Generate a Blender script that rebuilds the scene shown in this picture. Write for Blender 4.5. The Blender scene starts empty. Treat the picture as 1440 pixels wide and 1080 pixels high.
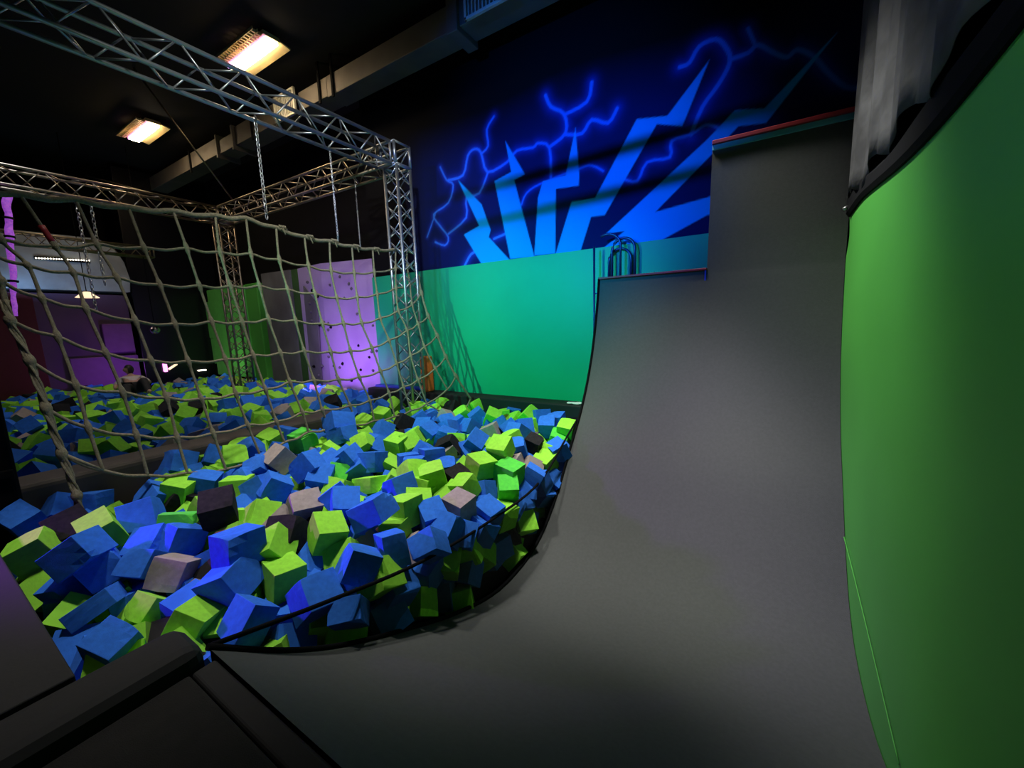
import bpy, bmesh, math, random, json
import numpy as np
from mathutils import Vector, Matrix, Euler
random.seed(4)
S = bpy.context.scene
C = S.collection

# ------------------------------------------------------------------ camera
H = 1.2
yaw, pitch, roll = math.radians(32.2), math.radians(8.6), math.radians(1.8)
cam_d = bpy.data.cameras.new('camera'); cam = bpy.data.objects.new('camera', cam_d); C.objects.link(cam)
cam_d.sensor_width = 36.0; cam_d.lens = 36.0*560/1440; cam_d.clip_start = .02; cam_d.clip_end = 100
fw = Vector((-math.sin(yaw)*math.cos(pitch), math.cos(yaw)*math.cos(pitch), -math.sin(pitch)))
r0 = Vector((math.cos(yaw), math.sin(yaw), 0)); u0 = r0.cross(fw)
R = math.cos(roll)*r0 - math.sin(roll)*u0; U = R.cross(fw)
cam.matrix_world = Matrix(((R.x, U.x, -fw.x, 0), (R.y, U.y, -fw.y, 0), (R.z, U.z, -fw.z, H), (0, 0, 0, 1)))
S.camera = cam
S.view_settings.view_transform = 'Standard'; S.view_settings.look = 'None'
S.view_settings.exposure = 0.0; S.view_settings.gamma = 1.0
try: S.view_settings.use_curve_mapping = False
except Exception: pass

# ------------------------------------------------------------------ world, lamps of the hall and added fill spots
w = bpy.data.worlds.new('hall'); S.world = w; w.use_nodes = True
w.node_tree.nodes['Background'].inputs[0].default_value = (.30, .38, .5, 1)
w.node_tree.nodes['Background'].inputs[1].default_value = 0.010
def aim(o, target):
    o.rotation_euler = (Vector(target) - o.location).to_track_quat('-Z', 'Y').to_euler()
def area(name, loc, target, sx, sy, power, col, spread=None):
    d = bpy.data.lights.new(name, 'AREA'); d.shape = 'RECTANGLE'; d.size = sx; d.size_y = sy
    d.energy = power; d.color = col
    if spread: d.spread = math.radians(spread)
    o = bpy.data.objects.new(name, d); C.objects.link(o); o.location = loc; aim(o, target); return o
def spot(name, loc, target, power, col, size=60, blend=.5, rad=.05):
    d = bpy.data.lights.new(name, 'SPOT'); d.energy = power; d.color = col; d.spot_size = math.radians(size)
    d.spot_blend = blend; d.shadow_soft_size = rad
    o = bpy.data.objects.new(name, d); C.objects.link(o); o.location = loc; aim(o, target); return o
spot('ceiling_lamp_light', (-3.0, 3.0, 5.3), (-3.0, 2.9, 0), 900, (1.0, .98, .90), 56, 1.0, .16)
spot('entry_lamp_light', (-3.4, 1.0, 5.3), (-3.2, 1.2, 0), 640, (1.0, .97, .90), 50, .9, .16)
spot('ramp_lamp_light', (-1.5, 3.1, 5.3), (-1.0, 3.95, -.4), 1500, (1.0, .98, .92), 40, 1.0, .25)
spot('side_wall_fill_light', (-1.3, 4.55, 4.8), (.62, 3.95, 1.0), 880, (1.0, 1.0, .95), 50, 1.0, .2)  # added spot without a fixture, brightens the far end of the green wall
spot('near_wall_fill_light', (-2.6, .2, 4.9), (.62, 2.2, 1.1), 110, (1.0, 1.0, .95), 52, 1.0, .2)  # added weak fill for the near part of the green side wall
spot('truss_lamp_light', (-1.2, .6, 4.9), (-4.8, 3.6, 2.6), 950, (.95, 1.0, .92), 58, 1.0, .12)
spot('violet_flood_light', (-5.4, -1.3, 1.5), (-3.1, 1.3, 0), 820, (.36, .04, 1.0), 44, .8, .12)
spot('mural_flood_light', (-2.6, -1.8, 3.6), (-2.6, 5.2, 3.0), 2100, (.01, .19, 1.0), 43, 1.0, .008)
spot('mural_teal_light', (-4.1, -.9, 3.0), (-2.9, 5.2, .85), 1250, (.03, .90, .55), 42, 1.0, .03)
spot('climbing_wall_flood_light', (-7.1, 3.9, .25), (-7.2, 5.4, .8), 170, (.50, .18, 1.0), 130, 1.0, .12)
area('climbing_wall_wash_light', (-7.6, 2.2, 3.2), (-7.6, 5.4, 1.3), .4, .3, 5, (.50, .38, 1.0), 130)
spot('far_wall_flood_light', (-12.2, 3.2, .3), (-13.6, 3.1, .5), 24, (.5, .12, 1.0), 130, .9, .1)
spot('green_block_flood_light', (-12.0, 4.5, .2), (-12.6, 5.4, .8), 12, (.8, 1.0, .6), 130, .9, .1)
area('ice_wash_light', (-13.3, 1.6, 2.2), (-13.6, 1.7, 2.5), 3.4, .08, 6, (.30, .55, 1.0), 150)
area('far_pit_lamp_light', (-9.3, 1.6, 5.3), (-9.0, 2.2, 0), 1.2, .5, 26, (.80, .88, 1.0), 120)
spot('blue_ramp_light', (-3.2, 1.6, 3.9), (-1.1, 4.9, 1.35), 200, (.08, .12, 1.0), 38, 1.0, .15)
spot('column_light', (-2.9, 1.0, 4.6), (-4.55, 4.3, 1.8), 260, (.40, .55, 1.0), 34, 1.0, .1)

# ------------------------------------------------------------------ materials
def mat(name, col, rough=.6, metal=0, noise=0, scale=8, bump=0, bscale=60, emit=None, estr=0, alpha=None, col2=None, spec=None):
    m = bpy.data.materials.new(name); m.use_nodes = True
    nt = m.node_tree; b = nt.nodes['Principled BSDF']
    b.inputs['Roughness'].default_value = rough; b.inputs['Metallic'].default_value = metal
    if spec is not None: b.inputs['Specular IOR Level'].default_value = spec
    tc = nt.nodes.new('ShaderNodeTexCoord')
    n = nt.nodes.new('ShaderNodeTexNoise'); n.inputs['Scale'].default_value = scale; n.inputs['Detail'].default_value = 4
    nt.links.new(tc.outputs['Object'], n.inputs['Vector'])
    r = nt.nodes.new('ShaderNodeValToRGB')
    c2 = col2 or tuple(c*(1-noise) for c in col)
    r.color_ramp.elements[0].position = .35; r.color_ramp.elements[1].position = .65
    r.color_ramp.elements[0].color = (*c2, 1); r.color_ramp.elements[1].color = (*col, 1)
    nt.links.new(n.outputs['Fac'], r.inputs['Fac']); nt.links.new(r.outputs['Color'], b.inputs['Base Color'])
    if bump:
        n2 = nt.nodes.new('ShaderNodeTexNoise'); n2.inputs['Scale'].default_value = bscale
        nt.links.new(tc.outputs['Object'], n2.inputs['Vector'])
        bp = nt.nodes.new('ShaderNodeBump'); bp.inputs['Strength'].default_value = bump; bp.inputs['Distance'].default_value = .01
        nt.links.new(n2.outputs['Fac'], bp.inputs['Height']); nt.links.new(bp.outputs['Normal'], b.inputs['Normal'])
    if emit:
        b.inputs['Emission Color'].default_value = (*emit, 1); b.inputs['Emission Strength'].default_value = estr
    if alpha is not None: b.inputs['Alpha'].default_value = alpha
    return m
M = {
 'black': mat('black_paint', (.004, .004, .005), .9, noise=.2, spec=.1),
 'ceiling': mat('ceiling_black', (.006, .006, .008), .9, noise=.3),
 'pad': mat('dark_vinyl', (.0085, .008, .009), .8, noise=.2, bump=.1, bscale=40),
 'deck': mat('dark_carpet', (.016, .014, .013), .95, noise=.25, scale=20, bump=.4, bscale=300),
 'ramp': mat('ramp_carpet', (.072, .075, .073), .85, noise=.10, scale=40, bump=.35, bscale=350, spec=.3),
 'green': mat('green_vinyl', (.085, .41, .06), .5, noise=.08, scale=1.5, spec=.2),
 'teal': mat('green_wall_padding', (.004, .42, .20), .5, noise=.08, scale=1.2),
 'alu': mat('aluminium', (.38, .39, .41), .42, .9, noise=.1),
 'alu2': mat('dull_aluminium', (.33, .27, .20), .4, 1, noise=.2),
 'steel': mat('chain_steel', (.6, .6, .6), .3, 1),
 'rope': mat('jute_rope', (.25, .21, .135), .9, noise=.35, scale=60, bump=.6, bscale=200),
 'duct': mat('galvanised_duct', (.16, .14, .12), .65, .2, noise=.25, scale=2),
 'grille': mat('pale_grille', (.55, .54, .48), .5, noise=.1),
 'tray': mat('lamp_reflector', (.75, .58, .30), .45, .2, noise=.1, scale=5),
 'tube': mat('lamp_tube', (1, 1, 1), .3, emit=(1, .80, .50), estr=28),
 'tubep': mat('lamp_tube_edge', (1, 1, 1), .3, emit=(.95, .35, 1.0), estr=5),
 'red': mat('red_edging', (.30, .012, .02), .5, noise=.2),
 'paleblue': mat('pale_blue_edging', (.10, .38, .45), .5, noise=.1),
 'bluetape': mat('blue_tape', (.02, .05, .6), .5),
 'rail': mat('dark_blue_rail', (.02, .05, .16), .35, .5),
 'climb': mat('lilac_climbing_panel', (.38, .30, .52), .7, noise=.15, scale=1.6, bump=.2, bscale=30),
 'climbg': mat('grey_climbing_panel', (.12, .12, .13), .8, noise=.3, scale=2),
 'climbd': mat('dark_green_panel', (.02, .08, .01), .8, noise=.2),
 'lime': mat('green_foam_block', (.12, .55, .10), .8, noise=.1),
 'farwall': mat('far_wall_paint', (.10, .055, .12), .8, noise=.2, scale=1),
 'farred': mat('far_red_padding', (.10, .01, .02), .8, noise=.2, scale=1),
 'farpad': mat('violet_padding', (.17, .06, .24), .7, noise=.1),
 'ice': mat('pale_bulkhead', (.40, .44, .48), .6, noise=.3, scale=1.2, col2=(.22, .22, .22)),
 'led': mat('led_dots', (1, 1, 1), .3, emit=(1, .9, .7), estr=6),
 'foilglow': mat('purple_foil_glow', (.8, .3, 1), .3, emit=(.50, .10, .85), estr=.4, noise=.5, scale=30),  # purple light reflected by the foil column, put in as emission
 'magenta': mat('magenta_lamp', (1, .4, .9), .3, emit=(1, .25, .8), estr=3),
 'warm': mat('warm_lamp', (1, .8, .6), .3, emit=(1, .72, .45), estr=1.2),
 'mirror': mat('mirror_tiles', (.6, .55, .7), .15, 1),
 'orange': mat('orange_padding', (.85, .18, .03), .6, noise=.1, emit=(.85, .18, .03), estr=0),
 'white': mat('white_paper', (.7, .7, .68), .8),
 'skin': mat('skin', (.45, .27, .2), .6), 'hair': mat('dark_hair', (.01, .008, .008), .6),
 'shirt': mat('pale_shirt', (.55, .50, .52), .8, noise=.1), 'trousers': mat('dark_trousers', (.012, .012, .015), .8),
 'drape': mat('grey_drape', (.085, .085, .085), .75, noise=.75, scale=3.0, bump=.5, bscale=14),
 'mirrorwall': mat('black_gloss', (.004, .004, .008), .25),
}
FO = {'b': ((.032, .17, .72), (.028, .14, .60)), 'g': ((.31, .74, .055), (.26, .63, .05)), 'e': ((.10, .62, .06), (.08, .52, .06)),
      'k': ((.022, .019, .021), (.013, .012, .014)), 's': ((.36, .30, .28), (.29, .24, .23))}
FN = {'b': 'blue', 'g': 'lime green', 'e': 'deep green', 'k': 'black', 's': 'grey'}
FM = {k: mat(FN[k].replace(' ', '_')+'_foam', v[0], .95, scale=7, col2=v[1], bump=.18, bscale=60, spec=.15) for k, v in FO.items()}

# ------------------------------------------------------------------ helpers
def link_mesh(name, bm, m, parent=None, smooth=False):
    me = bpy.data.meshes.new(name); bm.to_mesh(me); bm.free()
    o = bpy.data.objects.new(name, me); C.objects.link(o)
    if isinstance(m, (list, tuple)):
        for q in m: me.materials.append(q)
    elif m: me.materials.append(m)
    if smooth:
        for p in me.polygons: p.use_smooth = True
    if parent: o.parent = parent
    return o
def thing(name, label, cat, loc=(0, 0, 0), group=None):
    o = bpy.data.objects.new(name, None); C.objects.link(o); o.location = loc
    o['label'] = label; o['category'] = cat
    if group: o['group'] = group
    bpy.context.view_layer.update()
    return o
def tag(o, label, cat, group=None, kind=None):
    o['label'] = label; o['category'] = cat
    if group: o['group'] = group
    if kind: o['kind'] = kind
    return o
def box(bm, x0, x1, y0, y1, z0, z1, bev=0, mi=0, off=(0, 0, 0)):
    r = bmesh.ops.create_cube(bm, size=1)
    vs = r['verts']
    for v in vs:
        v.co = Vector(((x0+x1)/2 + v.co.x*(x1-x0) - off[0], (y0+y1)/2 + v.co.y*(y1-y0) - off[1], (z0+z1)/2 + v.co.z*(z1-z0) - off[2]))
    fs = set(f for v in vs for f in v.link_faces)
    for f in fs: f.material_index = mi
    if bev:
        es = list(set(e for v in vs for e in v.link_edges))
        bmesh.ops.bevel(bm, geom=es, offset=bev, segments=3, affect='EDGES', profile=.5)
def tube(bm, pts, r, n=8, cap=True, mi=0):
    pts = [Vector(p) for p in pts]; rings = []
    for i, p in enumerate(pts):
        d = (pts[min(i+1, len(pts)-1)] - pts[max(i-1, 0)]).normalized()
        a = Vector((0, 0, 1)) if abs(d.z) < .9 else Vector((1, 0, 0))
        u = d.cross(a).normalized(); v = d.cross(u)
        rr = r[i] if isinstance(r, (list, tuple)) else r
        rings.append([bm.verts.new(p + rr*(math.cos(2*math.pi*k/n)*u + math.sin(2*math.pi*k/n)*v)) for k in range(n)])
    for a, b in zip(rings, rings[1:]):
        for k in range(n):
            f = bm.faces.new((a[k], a[(k+1) % n], b[(k+1) % n], b[k])); f.smooth = True; f.material_index = mi
    if cap:
        bm.faces.new(rings[0][::-1]); bm.faces.new(rings[-1])
def structure(name, bm, m, parent=None, smooth=False):
    o = link_mesh(name, bm, m, parent, smooth)
    if not parent: o['kind'] = 'structure'
    return o
def nb(): return bmesh.new()
def smooth_path(pts, n=6):
    P = [Vector(p) for p in pts]; out = []
    for i in range(len(P)-1):
        p0 = P[max(i-1, 0)]; p1 = P[i]; p2 = P[i+1]; p3 = P[min(i+2, len(P)-1)]
        for k in range(n):
            t = k/n
            out.append(.5*((2*p1) + (p2-p0)*t + (2*p0-5*p1+4*p2-p3)*t*t + (3*p1-p0-3*p2+p3)*t*t*t))
    out.append(P[-1]); return out

XL, XR = -1.77, .62          # ramp sides
YB = 5.2                     # back wall
# ------------------------------------------------------------------ structure: shell
b = nb(); box(b, -15.6, 2.4, -3.2, 6.6, -1.45, -1.35); structure('floor', b, M['black'])
b = nb(); box(b, -15.6, 2.4, -3.2, 6.6, 5.5, 5.6); structure('ceiling', b, M['ceiling'])
b = nb(); box(b, -15.6, 2.4, -3.3, -3.2, -1.4, 5.5); structure('wall_front', b, M['black'])
b = nb(); box(b, 2.3, 2.4, -3.2, 6.6, -1.4, 5.5); structure('wall_right', b, M['black'])

# back wall with green lower panel and the painted mural above
b = nb(); box(b, -6.3, 2.3, YB+.02, YB+.12, -1.35, 5.5); wb = structure('wall_back', b, M['black'])
b = nb(); box(b, -6.3, XR+.6, YB-.03, YB+.02, .0, 2.14); link_mesh('lower_panel', b, M['teal'], wb)
def px2w(zx, zy):
    x = 580 + zx*660/1440; y = 40 + zy*360/785
    d = fw + R*((x-720)/560) - U*((y-540)/560); t = YB/d.y
    return (d.x*t, H + d.z*t)
BOLTS = [
 [(140,465),(212,540),(240,618),(234,640),(300,712),(212,722),(158,632),(205,605)],
 [(285,345),(345,447),(312,465),(374,700),(300,706),(252,468),(303,440)],
 [(500,305),(512,450),(510,482),(440,492),(438,690),(374,696),(385,520),(400,468),(470,450)],
 [(910,98),(828,300),(750,293),(590,572),(548,578),(513,690),(438,696),(488,532),(560,520),(688,278),(782,268)],
 [(1305,10),(1085,290),(1000,300),(905,400),(745,563),(905,518),(1000,480),(1000,560),(905,572),(745,660),(578,680),(650,622),(595,628),(690,540),(905,340),(990,250),(1080,245)],
]
LIGHTN = [
 ([(85,425),(105,465),(125,480),(110,535),(65,570),(80,600),(110,640),(100,665),(70,655)], 4),
 ([(110,465),(155,450),(170,390),(190,370),(210,380),(230,440),(290,410),(320,375),(370,365),(385,352),(420,365),(425,460)], 6),
 ([(250,270),(228,310),(232,360),(210,385)], 5), ([(232,440),(205,505),(165,520),(165,580),(110,630)], 5),
 ([(408,205),(425,240),(465,262),(470,320),(425,360)], 7), ([(550,165),(535,225),(465,265)], 7),
 ([(470,325),(520,322),(550,280),(600,290),(628,245)], 7),
 ([(335,540),(350,505),(395,475),(510,430),(550,420),(585,437)], 4),
 ([(650,463),(690,468),(720,410),(790,395),(795,345),(855,325),(900,295),(940,305)], 5),
 ([(820,118),(850,105),(880,55),(930,33),(960,55),(975,100),(940,170),(890,240),(855,325)], 7),
 ([(975,95),(1030,75),(1060,50),(1110,75),(1150,88),(1180,65),(1230,85),(1270,130),(1330,180),(1385,178)], 7),
 ([(1030,0),(1050,45)], 6), ([(250,645),(285,630)], 5), ([(160,728),(180,692),(205,682)], 6), ([(45,640),(70,570)], 3),
]
def make_mural():
    x0, x1, z0, z1, st = -6.3, 1.0, 2.13, 5.5, .014
    nx = int((x1-x0)/st); nz = int((z1-z0)/st)
    X = np.linspace(x0, x1, nx); Z = np.linspace(z0, z1, nz); gx, gz = np.meshgrid(X, Z); P = np.stack([gx.ravel(), gz.ravel()], 1)
    n = len(P)
    base = np.array([.004, .004, .006]); navy = np.array([.004, .010, .085])
    # airbrushed navy field, its own outline on the black wall
    lim = 4.35 + .06*np.sin(P[:, 0]*2.1) ; f = np.clip((lim-P[:, 1])/.7, 0, 1)*np.clip((P[:, 0]+5.35)/.5, 0, 1)
    col = base[None]*(1-f[:, None]) + navy[None]*f[:, None]
    def segd(a, c):
        a = np.array(a); c = np.array(c); ab = c-a; t = np.clip(((P-a)@ab)/(ab@ab+1e-9), 0, 1)
        return np.linalg.norm(P-(a+t[:, None]*ab), axis=1), t
    glow = np.zeros(n); core = np.zeros(n)
    for pts, wd in LIGHTN:
        W = [px2w(*p) for p in pts]; sp = smooth_path([(p[0], p[1], 0) for p in W], 3)
        for k in range(len(sp)-1):
            d, _ = segd((sp[k].x, sp[k].y), (sp[k+1].x, sp[k+1].y)); s = wd*.0042
            glow = np.maximum(glow, .42*np.exp(-(d/(s*2.4))**1.5)); core = np.maximum(core, np.clip((s*.75-d)/.012+.5, 0, 1))
    gl = np.array([.02, .07, .85]); co = np.array([.03, .20, .95])
    col = col*(1-glow[:, None]) + gl*glow[:, None]
    col = col*(1-.8*core[:, None]) + co*.8*core[:, None]
    for poly in BOLTS:
        W = [np.array(px2w(*p)) for p in poly]; ins = np.zeros(n, bool); dm = np.full(n, 9.)
        for k in range(len(W)):
            a = W[k-1]; c = W[k]
            cr = ((a[1] > P[:, 1]) != (c[1] > P[:, 1])); xx = (c[0]-a[0])*(P[:, 1]-a[1])/(c[1]-a[1]+1e-12)+a[0]
            ins ^= cr & (P[:, 0] < xx); d, _ = segd(a, c); dm = np.minimum(dm, d)
        s = np.where(ins, dm, -dm); m_ = np.clip(s/.012+.5, 0, 1)[:, None]
        col = col*(1-m_) + np.array([.003, .33, .95])*m_
    me = bpy.data.meshes.new('mural')
    co3 = np.stack([P[:, 0], np.full(n, YB), P[:, 1]], 1).astype(np.float32)
    i = np.arange((nz-1)*(nx-1)); r = i//(nx-1); c = i % (nx-1); v = r*nx+c
    faces = np.stack([v, v+1, v+nx+1, v+nx], 1).astype(np.int32)
    me.vertices.add(n); me.vertices.foreach_set('co', co3.ravel())
    me.loops.add(faces.size); me.loops.foreach_set('vertex_index', faces.ravel())
    me.polygons.add(len(faces)); me.polygons.foreach_set('loop_start', np.arange(0, faces.size, 4, dtype=np.int32))
    me.update(calc_edges=True)
    at = me.color_attributes.new('paint', 'FLOAT_COLOR', 'POINT')
    at.data.foreach_set('color', np.concatenate([col, np.ones((n, 1))], 1).astype(np.float32).ravel())
    m = bpy.data.materials.new('mural_paint'); m.use_nodes = True; nt = m.node_tree
    an = nt.nodes.new('ShaderNodeVertexColor'); an.layer_name = 'paint'
    nt.links.new(an.outputs['Color'], nt.nodes['Principled BSDF'].inputs['Base Color']); nt.nodes['Principled BSDF'].inputs['Roughness'].default_value = .9; nt.nodes['Principled BSDF'].inputs['Specular IOR Level'].default_value = .08
    me.materials.append(m)
    o = bpy.data.objects.new('mural', me); C.objects.link(o); o.parent = wb
    o['label'] = 'mural of blue lightning bolts and jagged rays on black'
make_mural()

# black ledge at the foot of the back wall
b = nb(); box(b, -6.3, XL+.02, 4.86, YB-.03, -1.35, .09, .02); tag(link_mesh('padded_ledge', b, M['pad']), 'low black padded ledge along the foot of the teal green back wall', 'ledge')
b = nb()
bmesh.ops.create_grid(b, x_segments=6, y_segments=4, size=.5)
for v in b.verts: v.co = Vector((v.co.x*.22, v.co.y*.08, .006+random.uniform(0, .02)))
o = link_mesh('paper_scrap', b, M['white']); o.location = (-2.12, 4.97, .09); sm = o.modifiers.new('t', 'SOLIDIFY'); sm.thickness = .003
tag(o, 'small crumpled white paper scrap lying on the black ledge', 'paper')

# ------------------------------------------------------------------ ramp
PROF = smooth_path([(0, .53, -.02), (0, .8, -.25), (0, 1.1, -.45), (0, 1.55, -.68), (0, 2.0, -.88), (0, 2.5, -1.02), (0, 3.0, -1.0), (0, 3.35, -.86),
                    (0, 3.68, -.58), (0, 3.98, -.24), (0, 4.28, .10), (0, 4.5, .42), (0, 4.67, .76), (0, 4.79, 1.1), (0, 4.87, 1.4), (0, 4.93, 1.71)], 4)
ZLOW, ZHIGH, XS = 1.71, 2.93, -.55
def ramp_mesh():
    b = nb()
    xs = [XL+(XR-XL)*k/24 for k in range(25)]
    xs = sorted(set([round(x, 4) for x in xs]+[XS]))
    hi = PROF + [Vector((0, 4.935+.01*k, 1.71+(ZHIGH-1.71)*k/4)) for k in range(1, 5)]
    def strip(x0, x1, pr):
        n = 10; rows = []
        for p in pr: rows.append([b.verts.new((x0+(x1-x0)*k/n, p.y, p.z)) for k in range(n+1)])
        for a, c in zip(rows, rows[1:]):
            for k in range(n):
                f = b.faces.new((a[k], a[k+1], c[k+1], c[k])); f.smooth = True
        # solid body behind the skin
        for x, s in ((x0, 1), (x1, -1)):
            vs = [b.verts.new((x, p.y, p.z)) for p in pr]
            top = pr[-1].z; base = [b.verts.new((x, 5.15, top)), b.verts.new((x, 5.15, -1.3)), b.verts.new((x, .53, -1.3))]
            loop = vs+base
            b.faces.new(loop if s > 0 else loop[::-1])
        t = pr[-1]
        b.faces.new([b.verts.new(q) for q in ((x0, t.y, t.z), (x1, t.y, t.z), (x1, 5.15, t.z), (x0, 5.15, t.z))])
    strip(XL, XS, PROF); strip(XS, XR, hi)
    return b
ramp = thing('quarter_pipe_ramp', 'tall dark grey carpeted curved ramp with a stepped top beside the foam pit', 'ramp')
link_mesh('riding_surface', ramp_mesh(), M['ramp'], ramp)
b = nb(); box(b, XL, XS, 4.90, 5.15, ZLOW, ZLOW+.025, .006); link_mesh('coping', b, M['red'], ramp)['label'] = 'dark red edging on the lower step'
b = nb(); box(b, XS, XR, 4.93, 5.15, ZHIGH+.05, ZHIGH+.09, .006); link_mesh('coping', b, M['red'], ramp)['label'] = 'dark red edging on the upper step'
b = nb(); box(b, XS, XR, 4.955, 5.15, ZHIGH, ZHIGH+.05, .004); link_mesh('edge_strip', b, M['paleblue'], ramp)['label'] = 'pale blue strip under the upper edging'
b = nb(); box(b, XS-.01, XS+.25, 4.915, 4.935, 1.60, 1.625); box(b, XS-.02, XS-.005, 4.91, 4.93, 1.60, 1.72); link_mesh('tape_mark', b, M['bluetape'], ramp)
# black edge trim down the pit side
b = nb(); tube(b, [(XL, p.y-.005, p.z+.012) for p in PROF], .014, 8); link_mesh('side_trim', b, M['black'], ramp)

# loops of the climb-over ladder on the lower step
def arc(x0, x1, y, z0, zt, n=10):
    r = (x1-x0)/2; cx = (x0+x1)/2
    return [(x0, y, z0)] + [(cx-r*math.cos(math.pi*k/n), y, zt-r+r*math.sin(math.pi*k/n)) for k in range(n+1)] + [(x1, y, z0)]
lad = thing('caged_ladder', 'dark blue tubular ladder rails and hoops, one standing in for a shadow, rising behind the lower ramp step', 'ladder')
b = nb(); tube(b, [(-1.86, 5.0, .1), (-1.86, 5.0, 2.13)], .014, 10); link_mesh('rail', b, M['rail'], lad)
b = nb(); tube(b, [(-1.53, 5.02, 1.72)]+[(-1.695+.165*math.cos(math.pi*k/12), 5.02, 2.11+.15*math.sin(math.pi*k/12)) for k in range(9)], .015, 10); link_mesh('rail', b, M['rail'], lad)
b = nb(); tube(b, arc(-1.655, -1.37, 5.08, 1.73, 2.2), .017, 10); link_mesh('hoop_and_shadow', b, M['rail'], lad)
b = nb(); tube(b, arc(-1.71, -1.43, 5.13, 1.73, 2.09), .016, 10); link_mesh('hoop_and_shadow', b, M['rail'], lad)  # tube built in place of the hoop's shadow on the wall
for z in (.5, .85, 1.2, 1.55):
    b = nb(); tube(b, [(-1.86, 5.0, z), (-1.79, 5.02, z)], .01, 8); link_mesh('bracket', b, M['rail'], lad)

# ------------------------------------------------------------------ green side wall, drape
def side_z(Y):
    return float(np.interp(Y, [p.y for p in PROF if True], [p.z for p in PROF]))
b = nb()
ys = [-2.4+(4.93+2.4)*k/60 for k in range(61)]; rows = []
for y in ys:
    zb = -.02 if y < .53 else side_z(y)
    zt = 2.06 + .05*math.sin(y*1.7) - .04*max(0, (y-4.3))
    rows.append([b.verts.new((XR+.004+.010*abs(math.sin(y*1.3+k*.2)*math.sin(k*math.pi/12)), y, zb-.02+(zt-zb+.02)*k/12)) for k in range(13)])
for a, c in zip(rows, rows[1:]):
    for k in range(12):
        f = b.faces.new((a[k], c[k], c[k+1], a[k+1])); f.smooth = True
sw = structure('wall_side', b, M['green'])
b = nb(); rows = []
for k in range(25):
    y = 3.9 - 1.75*k/24; zz = -.49 - .30*((3.9-y)/1.75)**1.2
    rows.append((XR-.004, y, zz))
tube(b, rows, .0035, 6); link_mesh('panel_seam', b, M['green'], sw)
b = nb(); box(b, XR+.05, XR+.15, -2.4, 5.2, -1.35, 5.5); structure('wall_side_backing', b, M['black'])
# padded black edge above the green wall
b = nb()
rows = []
for k in range(70):
    y = 4.9-.1*k; zt = 2.05+.05*math.sin(y*1.7)-.04*max(0, (y-4.3)); hh = .16+.03*math.sin(y*3)
    rows.append([b.verts.new((XR+dx, y, zt+dz)) for dx, dz in ((.03, 0), (-.012, .0), (-.03, .03), (-.03, hh-.03), (-.012, hh), (.03, hh))])
for a, c in zip(rows, rows[1:]):
    for k in range(6): f = b.faces.new((a[k], a[(k+1) % 6], c[(k+1) % 6], c[k]))
b.faces.new(rows[0][::-1]); b.faces.new(rows[-1]); bmesh.ops.recalc_face_normals(b, faces=b.faces[:])
tag(link_mesh('edge_padding', b, M['black']), 'black rounded padding running along the top of the bright green side wall', 'padding')
b = nb(); rows = []
for i in range(90):
    y = 4.85 - i*.045
    row = []
    for k in range(22):
        z = 2.20 + .05*math.sin(i*.35)*max(0, 1-k/4) + (5.45-2.20)*k/21
        d = .045*math.sin(y*9+.7*math.sin(z*1.3)+z*.6)+.03*math.sin(y*23+z*1.1)
        row.append(b.verts.new((XR-.04+d*(.3+.7*k/21), y+.05*math.sin(z*1.2+i*.1), z)))
    rows.append(row)
for a, c in zip(rows, rows[1:]):
    for k in range(21):
        f = b.faces.new((a[k], c[k], c[k+1], a[k+1])); f.smooth = True
o = link_mesh('drape', b, M['drape']); sm = o.modifiers.new('t', 'SOLIDIFY'); sm.thickness = .004
tag(o, 'worn grey fabric drape hanging in folds above the green side wall', 'curtain')
b = nb(); tube(b, [(XR-.06, 4.84, 2.13), (XR-.02, 4.84, 2.15)], .018, 10); o = tag(link_mesh('hook', b, M['steel']), 'small metal hook where drape, ramp and green wall meet', 'hook')

# ------------------------------------------------------------------ deck, rims, pit
b = nb(); box(b, -1.70, XR-.01, -3.15, .44, -1.33, -.02, .012); tag(link_mesh('entry_deck', b, M['deck']), 'dark carpeted deck at the foot of the ramp, lower left', 'platform')
b = nb(); box(b, -1.70, XR-.01, .444, .522, -1.33, -.022, .012); tag(link_mesh('deck_edge_mat', b, M['pad']), 'narrow dark mat strip between the deck and the curved ramp', 'mat')
b = nb(); box(b, -5.3, -1.957, -3.15, .21, -1.33, .045, .008); tag(link_mesh('padded_platform', b, M['pad']), 'dark purplish padded platform along the near side of the foam pit', 'platform')
b = nb(); box(b, -1.955, -1.705, -3.15, .505, -.34, .05, .06); tag(link_mesh('rounded_rim_pad', b, M['pad']), 'thick rounded black rim pad ending beside the foam blocks, lower left', 'padding')
b = nb(); box(b, -5.27, -4.86, .25, 3.35, -1.3, .06, .05); tag(link_mesh('pit_divider', b, mat('brown_padding', (.06, .045, .035), .7, noise=.2)), 'low brown padded beam dividing the near foam pit from the far pit', 'divider')
b = nb(); box(b, -5.35, -4.63, -.25, .44, -1.3, 3.40, .04); box(b, -4.66, -4.60, .33, .42, .2, .26, .01); tag(link_mesh('padded_post', b, M['black']), 'black padded post at the left edge by the net corner', 'post')
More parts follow.
